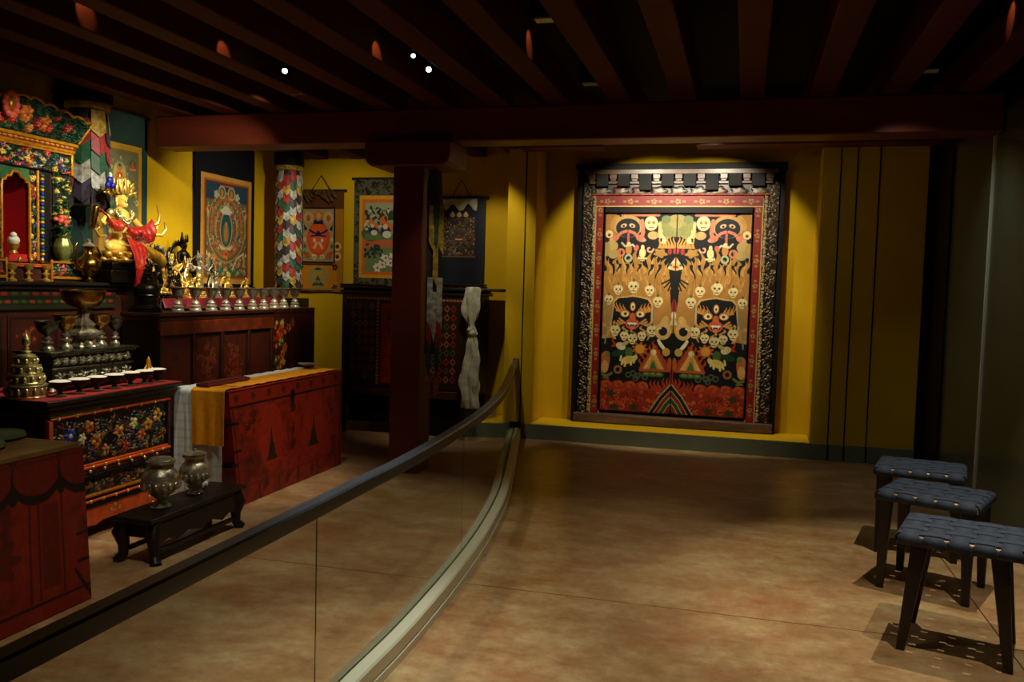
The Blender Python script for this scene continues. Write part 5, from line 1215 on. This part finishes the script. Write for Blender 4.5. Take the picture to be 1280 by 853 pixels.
# balustrade
for s in (-1, 1):
    m_ = MB(); m_.b2(min(s * .2, s * .6), max(s * .2, s * .6), -.135, -.122, .135, .15); m_.b2(min(s * .2, s * .6), max(s * .2, s * .6), -.135, -.122, .02, .04); m_.b2(s * .2 - .008, s * .2 + .008, -.135, -.12, .0, .16); m_.b2(s * .595 - .008, s * .595 + .008, -.135, -.12, 0, .155)
    m_.build('balustrade_rail', 'goldpaint', sh, bevel=.002)
    fl_panel(38, 9, 60, GR + [(190, 40, 36)], 2.4).mesh('balustrade_panel', 'paintcarve', .38, .09, .006, .012, loc=(s * .4, -.124, .042), parent=sh)
m_ = MB(); m_.b2(-.2, .2, -.135, -.122, .1, .125); m_.build('balustrade_gate', 'orangepaint', sh, bevel=.003)
for x in (-.1, 0, .1): MB().ell((x, -.14, .15), (.014, .014, .02), n=8).build('gate_knob', 'gold', sh)

# white offering in the niche, flower vase, small gold cups, ewer
wo = thing('butter_offering', 'small white and gold butter offering inside the red shrine niche', 'offering', (-4.92, 4.91, 1.748))
MB().lathe([(.0001, 0), (.03, 0), (.02, .02), (.035, .05), (.04, .065), (.0001, .066)], 20).build('cup', 'gold', wo)
q = MB(); q.ell((0, 0, .09), (.04, .04, .035)); q.ell((.01, -.01, .125), (.022, .022, .022)); q.build('butter_flower', 'butter', wo)
fv = thing('flower_vase', 'green gold vase of coral and green flowers beside the shrine niche', 'vase', (-4.93, 5.37, 1.6965))
MB().lathe([(.0001, 0), (.04, 0), (.042, .01), (.03, .02), (.045, .035), (.066, .09), (.064, .13), (.05, .165), (.046, .18), (.06, .2), (.05, .198), (.0001, .17)], 28, flute=6, famp=.05).build('vase_body', 'jade', fv)
q = MB(); q2 = MB()
for i in range(18):
    a = rnd.random() * 6.3; r = rnd.uniform(.01, .05); q.ell((math.cos(a) * r, math.sin(a) * r, rnd.uniform(.27, .34)), (.024, .024, .018), n=7)
for i in range(26):
    a = rnd.random() * 6.3; r = rnd.uniform(.01, .06); T = Matrix.Translation((math.cos(a) * r, math.sin(a) * r, rnd.uniform(.19, .28))) @ Matrix.Rotation(a, 4, 'Z') @ Matrix.Rotation(rnd.uniform(-1, 1), 4, 'Y')
    q2.ell((0, 0, 0), (.034, .014, .006), n=6, T=T)
q.build('coral_flowers', 'coral', fv); q2.build('leaves', 'leaf', fv)
for i, (y, l) in enumerate(((4.835, 'leftmost of three before the shrine'), (4.978, 'middle of three before the shrine'), (5.135, 'rightmost of three before the shrine'))):
    if i == 0:
        gc = thing('offering_cup', 'small gold altar cup, ' + l, 'cup', (-4.86, y, 1.556), 0, 'gold cups before the shrine')
        MB().lathe([(.0001, 0), (.03, 0), (.03, .012), (.012, .022), (.012, .04), (.026, .05), (.026, .056), (.01, .066), (.01, .075)], 22).build('stem', 'gold', gc)
        MB().lathe([(.0001, .07), (.012, .072), (.03, .09), (.034, .12), (.03, .122), (.0001, .095)], 22).build('cup', 'gold', gc)
    else: dup(gc, (-4.86, y, 1.556), None, 'small gold altar cup, ' + l)
EWS = .88
ew = thing('ewer', 'brass ewer with curved spout and tall lid on the altar edge', 'ewer', (-4.83, 5.52, 1.556), PI / 2)
MB().lathe([(.0001, 0), (.05, 0), (.052, .01), (.03, .025), (.024, .04), (.05, .06), (.095, .1), (.105, .15), (.085, .2), (.045, .235), (.034, .26), (.036, .29), (.05, .3), (.05, .308), (.0001, .309)], 36).build('body', 'brass', ew)
MB().lathe([(.05, .309), (.052, .315), (.034, .335), (.014, .345), (.02, .36), (.012, .375), (.0001, .385)], 24).build('lid', 'silver', ew)
MB().tube([(-.085, 0, .12), (-.13, 0, .12), (-.155, 0, .17), (-.14, 0, .24), (-.16, 0, .3), (-.14, 0, .33)], [.03, .026, .018, .013, .01, .008], 10).build('spout', 'brass', ew)
MB().tube([(.04, 0, .29), (.1, 0, .3), (.14, 0, .25), (.14, 0, .17), (.095, 0, .12)], [.008, .01, .01, .01, .008], 10).build('handle', 'brass', ew); ew.scale = (EWS,) * 3

# ================================================================== GILT FIGURES
def fuse(mb, name, m, parent, vox, sm=3):
    o = mb.build(name + '_tmp', m); o.modifiers.new('r', 'REMESH').mode = 'VOXEL'; o.modifiers['r'].voxel_size = vox; o.modifiers['r'].use_smooth_shade = True
    s = o.modifiers.new('s', 'SMOOTH'); s.factor = .5; s.iterations = sm
    dg = bpy.context.evaluated_depsgraph_get(); me = bpy.data.meshes.new_from_object(o.evaluated_get(dg)); me.name = name
    bpy.data.objects.remove(o); me.shade_smooth(); n = bpy.data.objects.new(name, me); COL.objects.link(n); n.parent = parent; return n
def torso(mb, s=1.0, lean=0.0):
    mb.ell((0, 0, .16), (.19, .14, .12)); mb.cap((0, 0, .18), (lean, 0, .42), .13, .12); mb.cap((lean, 0, .42), (lean, 0, .58), .13, .15)
    mb.cap((lean - .17, 0, .6), (lean + .17, 0, .6), .07, .07); mb.cap((lean, 0, .6), (lean, -.005, .74), .06, .05)
def head(mb, x, y, z, s=1.0, face=True):
    mb.ell((x, y, z), (.088 * s, .1 * s, .12 * s), n=16); mb.ell((x, y - .02 * s, z - .05 * s), (.07 * s, .075 * s, .075 * s))
    mb.cap((x, y - .1 * s, z + .02 * s), (x, y - .115 * s, z - .025 * s), .01 * s, .018 * s); mb.ell((x, y - .088 * s, z - .068 * s), (.03 * s, .016 * s, .009 * s)); mb.ell((x, y - .085 * s, z - .1 * s), (.025 * s, .02 * s, .018 * s))
    for q in (-1, 1):
        mb.ell((x + q * .036 * s, y - .088 * s, z + .008 * s), (.024 * s, .012 * s, .011 * s)); mb.cap((x + q * .012 * s, y - .1 * s, z + .035 * s), (x + q * .062 * s, y - .08 * s, z + .034 * s), .007 * s, .005 * s)
        mb.cap((x + q * .092 * s, y, z + .02 * s), (x + q * .095 * s, y - .005, z - .09 * s), .016 * s, .02 * s)
def seated(mb, arms):
    torso(mb)
    for q in (-1, 1):
        mb.cap((q * .11, 0, .12), (q * .37, -.17, .09), .11, .08); mb.cap((q * .37, -.17, .09), (-q * .04, -.3 - .02 * q, .07), .075, .05); mb.cap((-q * .04, -.3 - .02 * q, .07), (-q * .16, -.3, .08), .045, .03)
    for a in arms:
        for (p0, p1, r0, r1) in a: mb.cap(p0, p1, r0, r1)
    head(mb, 0, -.02, .85)
def hand(mb, p, d, s=.05):
    p = Vector(p); d = Vector(d).normalized(); side = d.cross(Vector((0, 1, .2))).normalized()
    mb.ell(tuple(p + d * s * .5), (s * .6, s * .35, s * .6))
    for k in range(4):
        b = p + d * s * .9 + side * (k - 1.5) * s * .3; mb.cap(tuple(b), tuple(b + d * s * (.9 - abs(k - 1.4) * .12)), s * .13, s * .09, n=6)
    mb.cap(tuple(p + side * s * .5), tuple(p + side * s * .9 + d * s * .6), s * .15, s * .1, n=6)
def lotus(t, r, z0, h, m):
    MB().lathe([(.0001, z0), (r * .92, z0), (r, z0 + h * .2), (r * .8, z0 + h * .5), (r * .98, z0 + h * .85), (r * .93, z0 + h), (.0001, z0 + h)], 30).build('lotus_core', m, t)
    q = MB()
    for i in range(16):
        a = 2 * PI * i / 16; q.ell((math.cos(a) * r * .93, math.sin(a) * r * .93 * 1, z0 + h * .72), (r * .14, r * .14, h * .3), n=6); q.ell((math.cos(a + .2) * r * .93, math.sin(a + .2) * r * .93, z0 + h * .26), (r * .14, r * .14, h * .26), n=6)
    q.build('lotus_petals', m, t)
def crown(t, x, y, z, s, m, n=5, pk=1.0):
    q = MB()
    q.lathe([(.095 * s, -.012 * s), (.102 * s, 0), (.095 * s, .012 * s)], 24, c=(x, y, z))
    for i in range(n):
        a = -PI / 2 + (i - (n - 1) / 2) * .55; cx, cy = x + math.cos(a) * .1 * s, y + math.sin(a) * .1 * s
        for k, (w, h) in enumerate(((.034, .06), (.02, .1))): q.ell((cx, cy, z + h * .8 * s * pk), (w * s, .014 * s, h * s * pk), n=8)
    q.cap((x, y + .01, z), (x, y + .01, z + .16 * s * pk), .06 * s, .03 * s); q.ell((x, y + .01, z + .2 * s * pk), (.022 * s, .022 * s, .04 * s), n=8)
    return q.build('crown', m, t)

# main deity
ms = thing('gilt_deity_statue', 'large gilt deity with ornate gold crown and red silk robes on the altar', 'statue', (-4.84, 5.87, 1.556), math.radians(84))
m_ = MB(); m_.b2(-.24, .24, -.16, .2, 0, .1); m_.b2(-.21, .21, -.14, .18, .1, .16); m_.build('throne', 'bronze', ms, bevel=.008)
lotus(ms, .22, .16, .09, 'gold')
mb = MB(); arms = []
for q in (-1, 1):
    arms.append([((q * .21, 0, .6), (q * .42, -.04, .42), .062, .05), ((q * .42, -.04, .42), (q * .62, -.14, .5 - .06 * q), .048, .034)])
seated(mb, arms); hand(mb, (-.62, -.14, .56), (-.6, -.2, .5), .05); hand(mb, (.62, -.14, .44), (.5, -.3, .35), .05)
S = .5
b = fuse(mb, 'body', 'skin_gold', ms, .0085, 2); b.scale = (S, S, S); b.location = (0, 0, .235)
cr = crown(ms, 0, -.005, .235 + .955 * S, S * 1.15, 'gold', 7, 1.15)
q = MB()
for i in range(74):
    t_ = rnd.random(); a = PI * (.06 + .88 * t_); rr = rnd.uniform(.07, .165); x = .055 + math.cos(a) * rr; z = .685 + math.sin(a) * rr * .9
    T = Matrix.Translation((x, .045 + rnd.uniform(-.02, .02), z)) @ Matrix.Rotation(PI / 2 - a + rnd.uniform(-.5, .5), 4, 'Y')
    q.ell((0, 0, 0), (rnd.uniform(.008, .015), .006, rnd.uniform(.018, .032)), n=6, T=T)
q.tube([(.055 + math.cos(PI * i / 14) * .07, .05, .68 + math.sin(PI * i / 14) * .08) for i in range(15)], .01, 6)
q.build('gilt_aureole', 'gold', ms)
m_ = MB(); m_.ell((-.095, .0, .80), (.03, .02, .035)); m_.ell((-.12, .0, .765), (.022, .02, .028)); m_.ell((-.07, .0, .765), (.02, .018, .026)); ro_ = m_.build('blue_rosette', 'blue', ms); MB().ell((-.095, 0, .845), (.014, .014, .022)).build('pearl', 'butter', ro_)
MB().lathe([(.046, 0), (.052, .006), (.046, .014)], 26, c=(0, -.008, .235 + .93 * S)).build('turquoise_band', mat('turquoise', (50, 130, 120), .4), ms)
q = MB()
for i in range(15):
    a = PI * i / 14; q.ell((math.cos(a) * .085, -.055 - .02 * math.sin(a), .56 - .06 * math.sin(a)), (.016, .012, .018), n=7); q.ell((math.cos(a) * .06, -.06 - .02 * math.sin(a), .57 - .1 * math.sin(a)), (.012, .012, .016), n=6)
for sx in (-1, 1): q.ell((sx * .11, -.02, .545), (.035, .03, .04), n=8); q.ell((sx * .05, -.02, .62), (.012, .012, .022), n=8)
q.build('necklace', 'palegold', ms)
M['robe'] = mat('coral brocade', (172, 22, 14), .45, col2=(214, 84, 34), scale=26, detail=3, lo=.54, hi=.64, sheen=.05)
M['robe2'] = mat('yellow gold brocade', (206, 156, 30), .5, col2=(140, 96, 20), scale=22)
def swag(name, top, bot, m, hem=True, bow=.03, yy=-.1, n=26, k=10, fold=7):
    top = [(a * .84, b) for a, b in top]; bot = [(a * .84, b) for a, b in bot]
    mb = MB(); vs = []; fs = []; mi = []
    for i in range(n + 1):
        u = i / n; tx, tz = top[0][0] + (top[1][0] - top[0][0]) * u, top[0][1] + (top[1][1] - top[0][1]) * u - bow * math.sin(PI * u)
        bx_, bz = bot[0][0] + (bot[1][0] - bot[0][0]) * u, bot[0][1] + (bot[1][1] - bot[0][1]) * u - bow * 1.4 * math.sin(PI * u)
        for j in range(k + 1):
            v = j / k; vs.append((tx + (bx_ - tx) * v, yy - .045 * math.sin(PI * v) - .012 * math.sin(u * fold * PI) * v, tz + (bz - tz) * v))
    a = []; h_ = []
    for i in range(n):
        for j in range(k): q0 = i * (k + 1) + j; (h_ if (hem and j >= k - 1) else a).append((q0, q0 + k + 1, q0 + k + 2, q0 + 1))
    mb.add(vs, a, 0); mb.f += h_; mb.mi += [1] * len(h_)
    o = mb.build(name, [m, 'butter' if hem else m], ms); s = o.modifiers.new('t', 'SOLIDIFY'); s.thickness = .006; return o
swag('silk_sleeve', [(-.37, .57), (-.12, .49)], [(-.30, .47), (-.11, .40)], 'robe', yy=-.11)
swag('silk_collar', [(-.11, .49), (.07, .46)], [(-.1, .4), (.08, .38)], 'robe', yy=-.13)
swag('silk_sleeve', [(.06, .46), (.27, .53)], [(.09, .37), (.28, .33)], 'robe', yy=-.11)
swag('silk_apron', [(-.15, .36), (.1, .30)], [(-.06, -.04), (-.02, -.04)], 'robe', hem=False, bow=.0, yy=-.2)
swag('gold_mantle', [(.04, .34), (.33, .25)], [(.1, .22), (.34, .13)], 'robe2', hem=False, bow=.0, yy=-.17)
swag('silk_underrobe', [(-.05, .40), (.16, .38)], [(0, .31), (.14, .31)], 'crimson', hem=False, yy=-.1)
for pts_, nm in (([(.27, -.1, .46), (.34, -.12, .5), (.36, -.12, .57), (.33, -.12, .63), (.31, -.12, .66)], 'gilt_scarf_curl'), ([(.26, -.1, .40), (.36, -.14, .40), (.42, -.14, .45), (.40, -.14, .51)], 'gilt_scarf_curl'), ([(-.28, -.1, .36), (-.38, -.12, .35), (-.42, -.12, .40), (-.38, -.12, .42)], 'gilt_scarf_curl')):
    MB().tube([(a * .84, b, c) for a, b, c in pts_], [.010, .013, .012, .009, .004][:len(pts_)], 8).build(nm, 'gold', ms)
lf = MB(); lf.cap((-.38, -.12, .42), (-.36, -.13, .56), .02, .028); lf.build('gilt_staff', 'brass', ms)

# small figures: prototypes at unit size ~ .2 m
def small_seated(label, m, loc, rz, s, halo=True, sub='palegold'):
    t = thing('gilt_figurine', label, 'figurine', loc, rz)
    lotus(t, .075, 0, .03, m); mb = MB(); arms = []
    for q in (-1, 1): arms.append([((q * .21, 0, .6), (q * .3, -.06, .38), .055, .045), ((q * .3, -.06, .38), (q * .1, -.22, .26 + (.22 if q > 0 else 0)), .042, .035)])
    seated(mb, arms); b = fuse(mb, 'body', m, t, .018, 1); b.scale = (.185,) * 3; b.location = (0, 0, .028); crown(t, 0, -.003, .028 + .95 * .185, .21, m, 5, 1.1)
    if halo:
        q = MB()
        for i in range(23):
            a = PI * (-.15 + 1.3 * i / 22); q.ell((math.cos(a) * .07, .03, .11 + math.sin(a) * .09), (.009, .005, .011 + .005 * (i % 2)), n=6)
        q.tube([(math.cos(PI * (-.2 + 1.4 * i / 20)) * .06, .03, .105 + math.sin(PI * (-.2 + 1.4 * i / 20)) * .08) for i in range(21)], .005, 6); q.build('halo', m, t)
    t.scale = (s, s, s); return t
def small_dancing(label, m, loc, rz, s):
    t = thing('gilt_figurine', label, 'figurine', loc, rz)
    lotus(t, .06, 0, .025, m); mb = MB()
    mb.cap((.02, 0, .1), (.1, 0, .38), .035, .06); mb.cap((.1, 0, .38), (.02, 0, .6), .07, .08); mb.cap((-.02, 0, .6), (-.26, -.06, .5), .08, .06); mb.cap((-.26, -.06, .5), (-.08, -.1, .3), .055, .035)
    mb.ell((0, 0, .63), (.12, .1, .09)); mb.cap((0, 0, .64), (-.02, 0, .86), .085, .1); mb.cap((-.16, 0, .9), (.13, 0, .9), .05, .05); mb.cap((-.02, 0, .9), (-.01, 0, 1.0), .045, .04)
    for q in (-1, 1):
        mb.cap((q * .15, 0, .9), (q * .33, -.04, .8), .045, .035); mb.cap((q * .33, -.04, .8), (q * .46, -.06, .96), .033, .024); mb.ell((q * .48, -.06, 1.0), (.03, .03, .045))
        mb.cap((q * .15, .02, .9), (q * .36, .04, 1.0), .04, .03); mb.cap((q * .36, .04, 1.0), (q * .3, .03, 1.2), .028, .022)
    head(mb, -.01, -.01, 1.08, .85); b = fuse(mb, 'body', m, t, .018, 1); b.scale = (.175,) * 3; b.location = (0, 0, .012); crown(t, -.002, 0, .012 + 1.16 * .175, .18, m, 5, 1.2)
    q = MB(); q.tube([(-.08, -.01, .06), (-.1, .01, .12), (-.06, .02, .2), (0, .025, .235), (.06, .02, .2), (.1, .01, .12), (.09, -.01, .05)], [.002, .003, .004, .003, .004, .003, .002], 6); q.build('billowing_scarf', m, t)
    t.scale = (s, s, s); return t
SZ = 1.43
small_dancing('bright gilt dancing figure with raised arms, largest of the gold cluster', 'gold', (-4.93, 6.62, SZ), PI / 2 - .1, 1.55)
fa = small_seated('gilt seated figure with halo, behind the bright dancing one', 'gold', (-5.03, 6.98, SZ), PI / 2, 1.5)
dup(fa, (-4.92, 6.48, SZ), PI / 2 + .2, 'gilt seated figure with halo at the left of the gold cluster', 1.1)
dup(fa, (-4.84, 6.80, SZ), PI / 2 - .2, 'small gilt seated figure low in front of the gold cluster', .72)
dup(fa, (-4.93, 7.50, SZ), PI / 2 - .1, 'gilt seated figure in front of the black bordered scroll, right of the silver one', .98)
dup(fa, (-4.86, 6.93, SZ), PI / 2 + .1, 'bright small gilt seated figure between the silver gilt figure and the gold cluster', .9)
dup(fa, (-5.08, 6.70, SZ), PI / 2, 'gilt seated figure at the back of the gold cluster, half hidden', 1.3)
dup(fa, (-4.93, 7.83, SZ), PI / 2, 'small gilt seated figure standing alone furthest right on the shelf', .8)
sg = small_dancing('pale silver gilt figure with tall crown and outstretched arms, right of the cluster', 'silver', (-4.90, 7.0, SZ), PI / 2 - .2, 1.65)
dup(sg, (-5.22, 6.86, SZ), PI / 2 + .2, 'greyish silver standing figure at the back left of the gold cluster', 1.85)
bf = small_seated('dark bronze seated figure towering above the gold cluster', 'bronze', (-5.235, 7.22, SZ + .17), PI / 2, 1.75, halo=True)
rb = MB(); rb.b2(-5.38, -5.12, 7.08, 7.36, SZ - .003, SZ + .168); o = rb.build('statue_riser', 'blackwood', bevel=.006); tag(o, 'plain dark block raising the tall bronze figure at the back', 'riser')
ss = small_seated('silver figure in a pointed arch halo under the palace scroll', 'silver', (-4.95, 7.33, SZ), PI / 2, 1.0)
q = MB(); q.tube([(-.07, .04, .02), (-.075, .04, .13), (-.05, .04, .2), (0, .04, .26), (.05, .04, .2), (.075, .04, .13), (.07, .04, .02)], .007, 8); q.lathe([(.03, .255), (.02, .28), (.026, .29), (.008, .33), (.0001, .38)], 14, c=(0, .04, 0)); q.build('arched_shrine_halo', 'bronze', ss)
wr = small_dancing('dark bronze wrathful figure on a base, right beside the black stupa', 'bronze', (-4.87, 6.38, SZ), PI / 2 - .3, 1.7)
q = MB()
for i in range(19):
    a = PI * (-.1 + 1.2 * i / 18); q.cap((math.cos(a) * .09, .03, .12 + math.sin(a) * .1), (math.cos(a) * .115, .03, .13 + math.sin(a) * .14), .012, .003, n=6)
q.build('flame_halo', 'bronze', wr)
MB().b2(-.07, .07, -.035, .045, -.001, .012).build('plinth', 'bronze', wr, bevel=.002)
dup(wr, (-4.82, 6.56, SZ), PI / 2, 'small dark bronze figure low behind the leftmost goblet', .8)

# ================================================================== CEILING LAMPS
def lamp(label, loc, lens='lens', tilt=(0, 0), s=1.0):
    t = thing('ceiling_spotlight', label, 'spotlight', loc)
    t.rotation_euler = Vector((1.1, -2.0, -1.3)).to_track_quat('-Z', 'Y').to_euler()
    MB().lathe([(.034 * s, 0), (.036 * s, .005), (.036 * s, .1), (.02 * s, .12), (.0001, .12)], 20).build('housing', 'black', t)
    MB().lathe([(.0001, -.001), (.024 * s, -.001), (.024 * s, .002), (.0001, .003)], 18).build('lens', lens, t)
    MB().tube([(0, 0, .11), (0, 0, .26)], .008, 8).build('stem', 'black', t)
    return t
M['lens2'] = emis('lamp lens soft', (255, 246, 230), 6)
lamp('small bright ceiling spotlight above the altar, leftmost of the three lit lenses', (-3.19, 5.53, 3.08), s=.75)
lamp('ceiling spotlight, upper of the close pair between the middle rafters', (-2.15, 5.34, 3.09), 'lens2', s=.6)
lamp('bright ceiling spotlight, lower right of the close pair between the middle rafters', (-2.16, 5.65, 3.08), s=.75)
for loc, l in (((-1.21, 5.13, 3.2), 'recessed rectangular ceiling fixture nearest the camera, top centre'), ((-1.18, 6.55, 3.15), 'dim recessed ceiling fixture above the painted door side'), ((1.13, 6.52, 3.15), 'dim recessed ceiling fixture at the right, near the glass wall')):
    t = thing('recessed_light', l, 'light', loc)
    MB().b2(-.09, .09, -.05, .05, .012, .3).build('housing', 'black', t); MB().b2(-.075, .075, -.04, .04, 0, .012).build('trim_ring', 'barmetal', t, bevel=.003)

SPILL = ((-3.355, 5.03, 1, 3.085), (-2.375, 5.26, 1, 3.10), (-1.395, 5.41, 1, 3.165), (1.37, 5.47, -1, 3.20), (-3.845, 4.36, 1, 3.18))
def spot(loc, tgt, e, ang, blend=.5, col=(1, .84, .58), size=.03):
    l = bpy.data.lights.new('spot', 'SPOT'); l.energy = e; l.spot_size = math.radians(ang); l.spot_blend = blend; l.color = col; l.shadow_soft_size = size
    o = bpy.data.objects.new('spot', l); COL.objects.link(o); o.location = loc
    o.rotation_euler = (Vector(tgt) - Vector(loc)).to_track_quat('-Z', 'Y').to_euler(); return o
W = (1, .9, .68)
# door
ZT = 3.03
spot((-1.12, 8.05, 3.02), (-1.0, 9.33, 1.93), 85, 84, .3, W); spot((-.33, 8.05, 3.02), (-.45, 9.33, 1.93), 85, 84, .3, W)
spot((-.72, 7.6, 3.02), (-.72, 9.33, 2.15), 150, 48, 1, (1, .92, .74))
spot((-1.24, 2.7, 3.2), (-1.36, 3.2, .1), 190, 40, 1, (1, .96, .84)); spot((-3.6, 6.2, 3.02), (-4.9, 6.72, 1.56), 130, 20, .8, (1, .93, .76)); spot((-3.4, 5.0, 3.02), (-4.8, 5.86, 2.1), 50, 24, .8, W)  # added spots without fixtures, brightening barrier base, gilt cluster and statue
spot((-.7, 7.9, 3.02), (1.0, 8.9, 1.2), 9, 110, 1, W)  # weak wide spot added to lift the yellow panels right of the niche
spot((.8, 6.4, 3.02), (1.7, 7.0, 1.0), 24, 90, 1, (.92, 1, .9)); spot((-2.22, 7.3, 3.02), (-2.75, 8.4, 1.0), 60, 42, .7, W)  # spots added without fixtures to brighten the dark glass wall and cream scarf
spot((-1.73, 5.9, 3.02), (-2.57, 6.88, 1.7), 26, 26, .9, W, .03)  # small extra spot, no fixture, added to brighten the column banner
# stools
spot((1.21, 5.05, 3.25), (1.15, 4.95, 0), 190, 58, .5, W, .008); spot((1.21, 3.5, 3.25), (1.2, 3.7, 0), 140, 58, .5, W, .008)
# floor aisle
spot((-.55, 3.1, ZT), (-.5, 3.8, 0), 110, 58, 1, W, .04); spot((-.75, 4.9, ZT), (-.75, 5.2, 0), 60, 56, .9, W, .04)
# floor behind glass
spot((-2.2, 3.0, ZT), (-2.2, 3.2, 0), 85, 80, .9, W, .05); spot((-2.22, 5.6, ZT), (-2.6, 5.3, 0), 80, 62, .8, W, .04)
# altar
spot((-3.5, 4.65, ZT), (-4.02, 4.65, .95), 110, 44, .7, W); spot((-3.2, 6.1, ZT), (-3.6, 6.1, .85), 55, 50, .8, W)
spot((-3.2, 5.5, ZT), (-4.95, 5.85, 2.0), 150, 56, .6, W); spot((-3.2, 6.2, ZT), (-4.9, 7.0, 1.5), 190, 50, .6, W)
spot((-3.2, 4.7, ZT), (-5.0, 5.1, 1.9), 120, 52, .6, W); spot((-2.16, 5.7, ZT), (-3.6, 6.0, .8), 75, 40, .6, W)
spot((-2.2, 4.6, ZT), (-4.0, 4.6, .9), 100, 44, .6, W); spot((-3.3, 7.3, ZT), (-5.4, 8.1, 1.9), 110, 66, .7, W)
spot((-3.7, 7.6, ZT), (-4.6, 9.35, 2.0), 55, 66, .7, W); spot((-2.7, 7.9, ZT), (-2.75, 9.35, 1.7), 50, 58, .6, W)
spot((-3.3, 6.1, ZT), (-5.4, 6.8, 2.2), 80, 56, .7, W)
# spill on rafter sides
for x, y, s_, z in SPILL: spot((x + .13 * s_, y - .06, z + .1), (x, y, z), 2.6, 50, .6, (1, .62, .3), .005)

# ================================================================== WORLD, CAMERA
w = bpy.data.worlds.new('world'); bpy.context.scene.world = w; w.use_nodes = True
w.node_tree.nodes['Background'].inputs[0].default_value = (.5, .42, .32, 1); w.node_tree.nodes['Background'].inputs[1].default_value = .006
f = 1078.685; yaw, pitch, roll = -0.262214605, -0.0613740772, -0.0270756653
fw = np.array([math.sin(yaw) * math.cos(pitch), math.cos(yaw) * math.cos(pitch), math.sin(pitch)])
r = np.cross(fw, [0, 0, 1]); r /= np.linalg.norm(r); d = np.cross(fw, r)
r2 = r * math.cos(roll) + d * math.sin(roll); d2 = -r * math.sin(roll) + d * math.cos(roll)
cam = bpy.data.cameras.new('camera'); cam.sensor_width = 36; cam.lens = f / 1280 * 36; cam.clip_start = .05
co = bpy.data.objects.new('camera', cam); COL.objects.link(co)
mw = Matrix(((r2[0], -d2[0], -fw[0], 0), (r2[1], -d2[1], -fw[1], 0), (r2[2], -d2[2], -fw[2], 1.6), (0, 0, 0, 1)))
co.matrix_world = mw
sc = bpy.context.scene; sc.camera = co
sc.view_settings.view_transform = 'Standard'; sc.view_settings.look = 'None'; sc.view_settings.exposure = 0.0; sc.view_settings.gamma = 1; sc.view_settings.use_curve_mapping = False
sc.cycles.use_denoising = True; sc.cycles.max_bounces = 6; sc.cycles.transparent_max_bounces = 12; sc.cycles.sample_clamp_indirect = 4
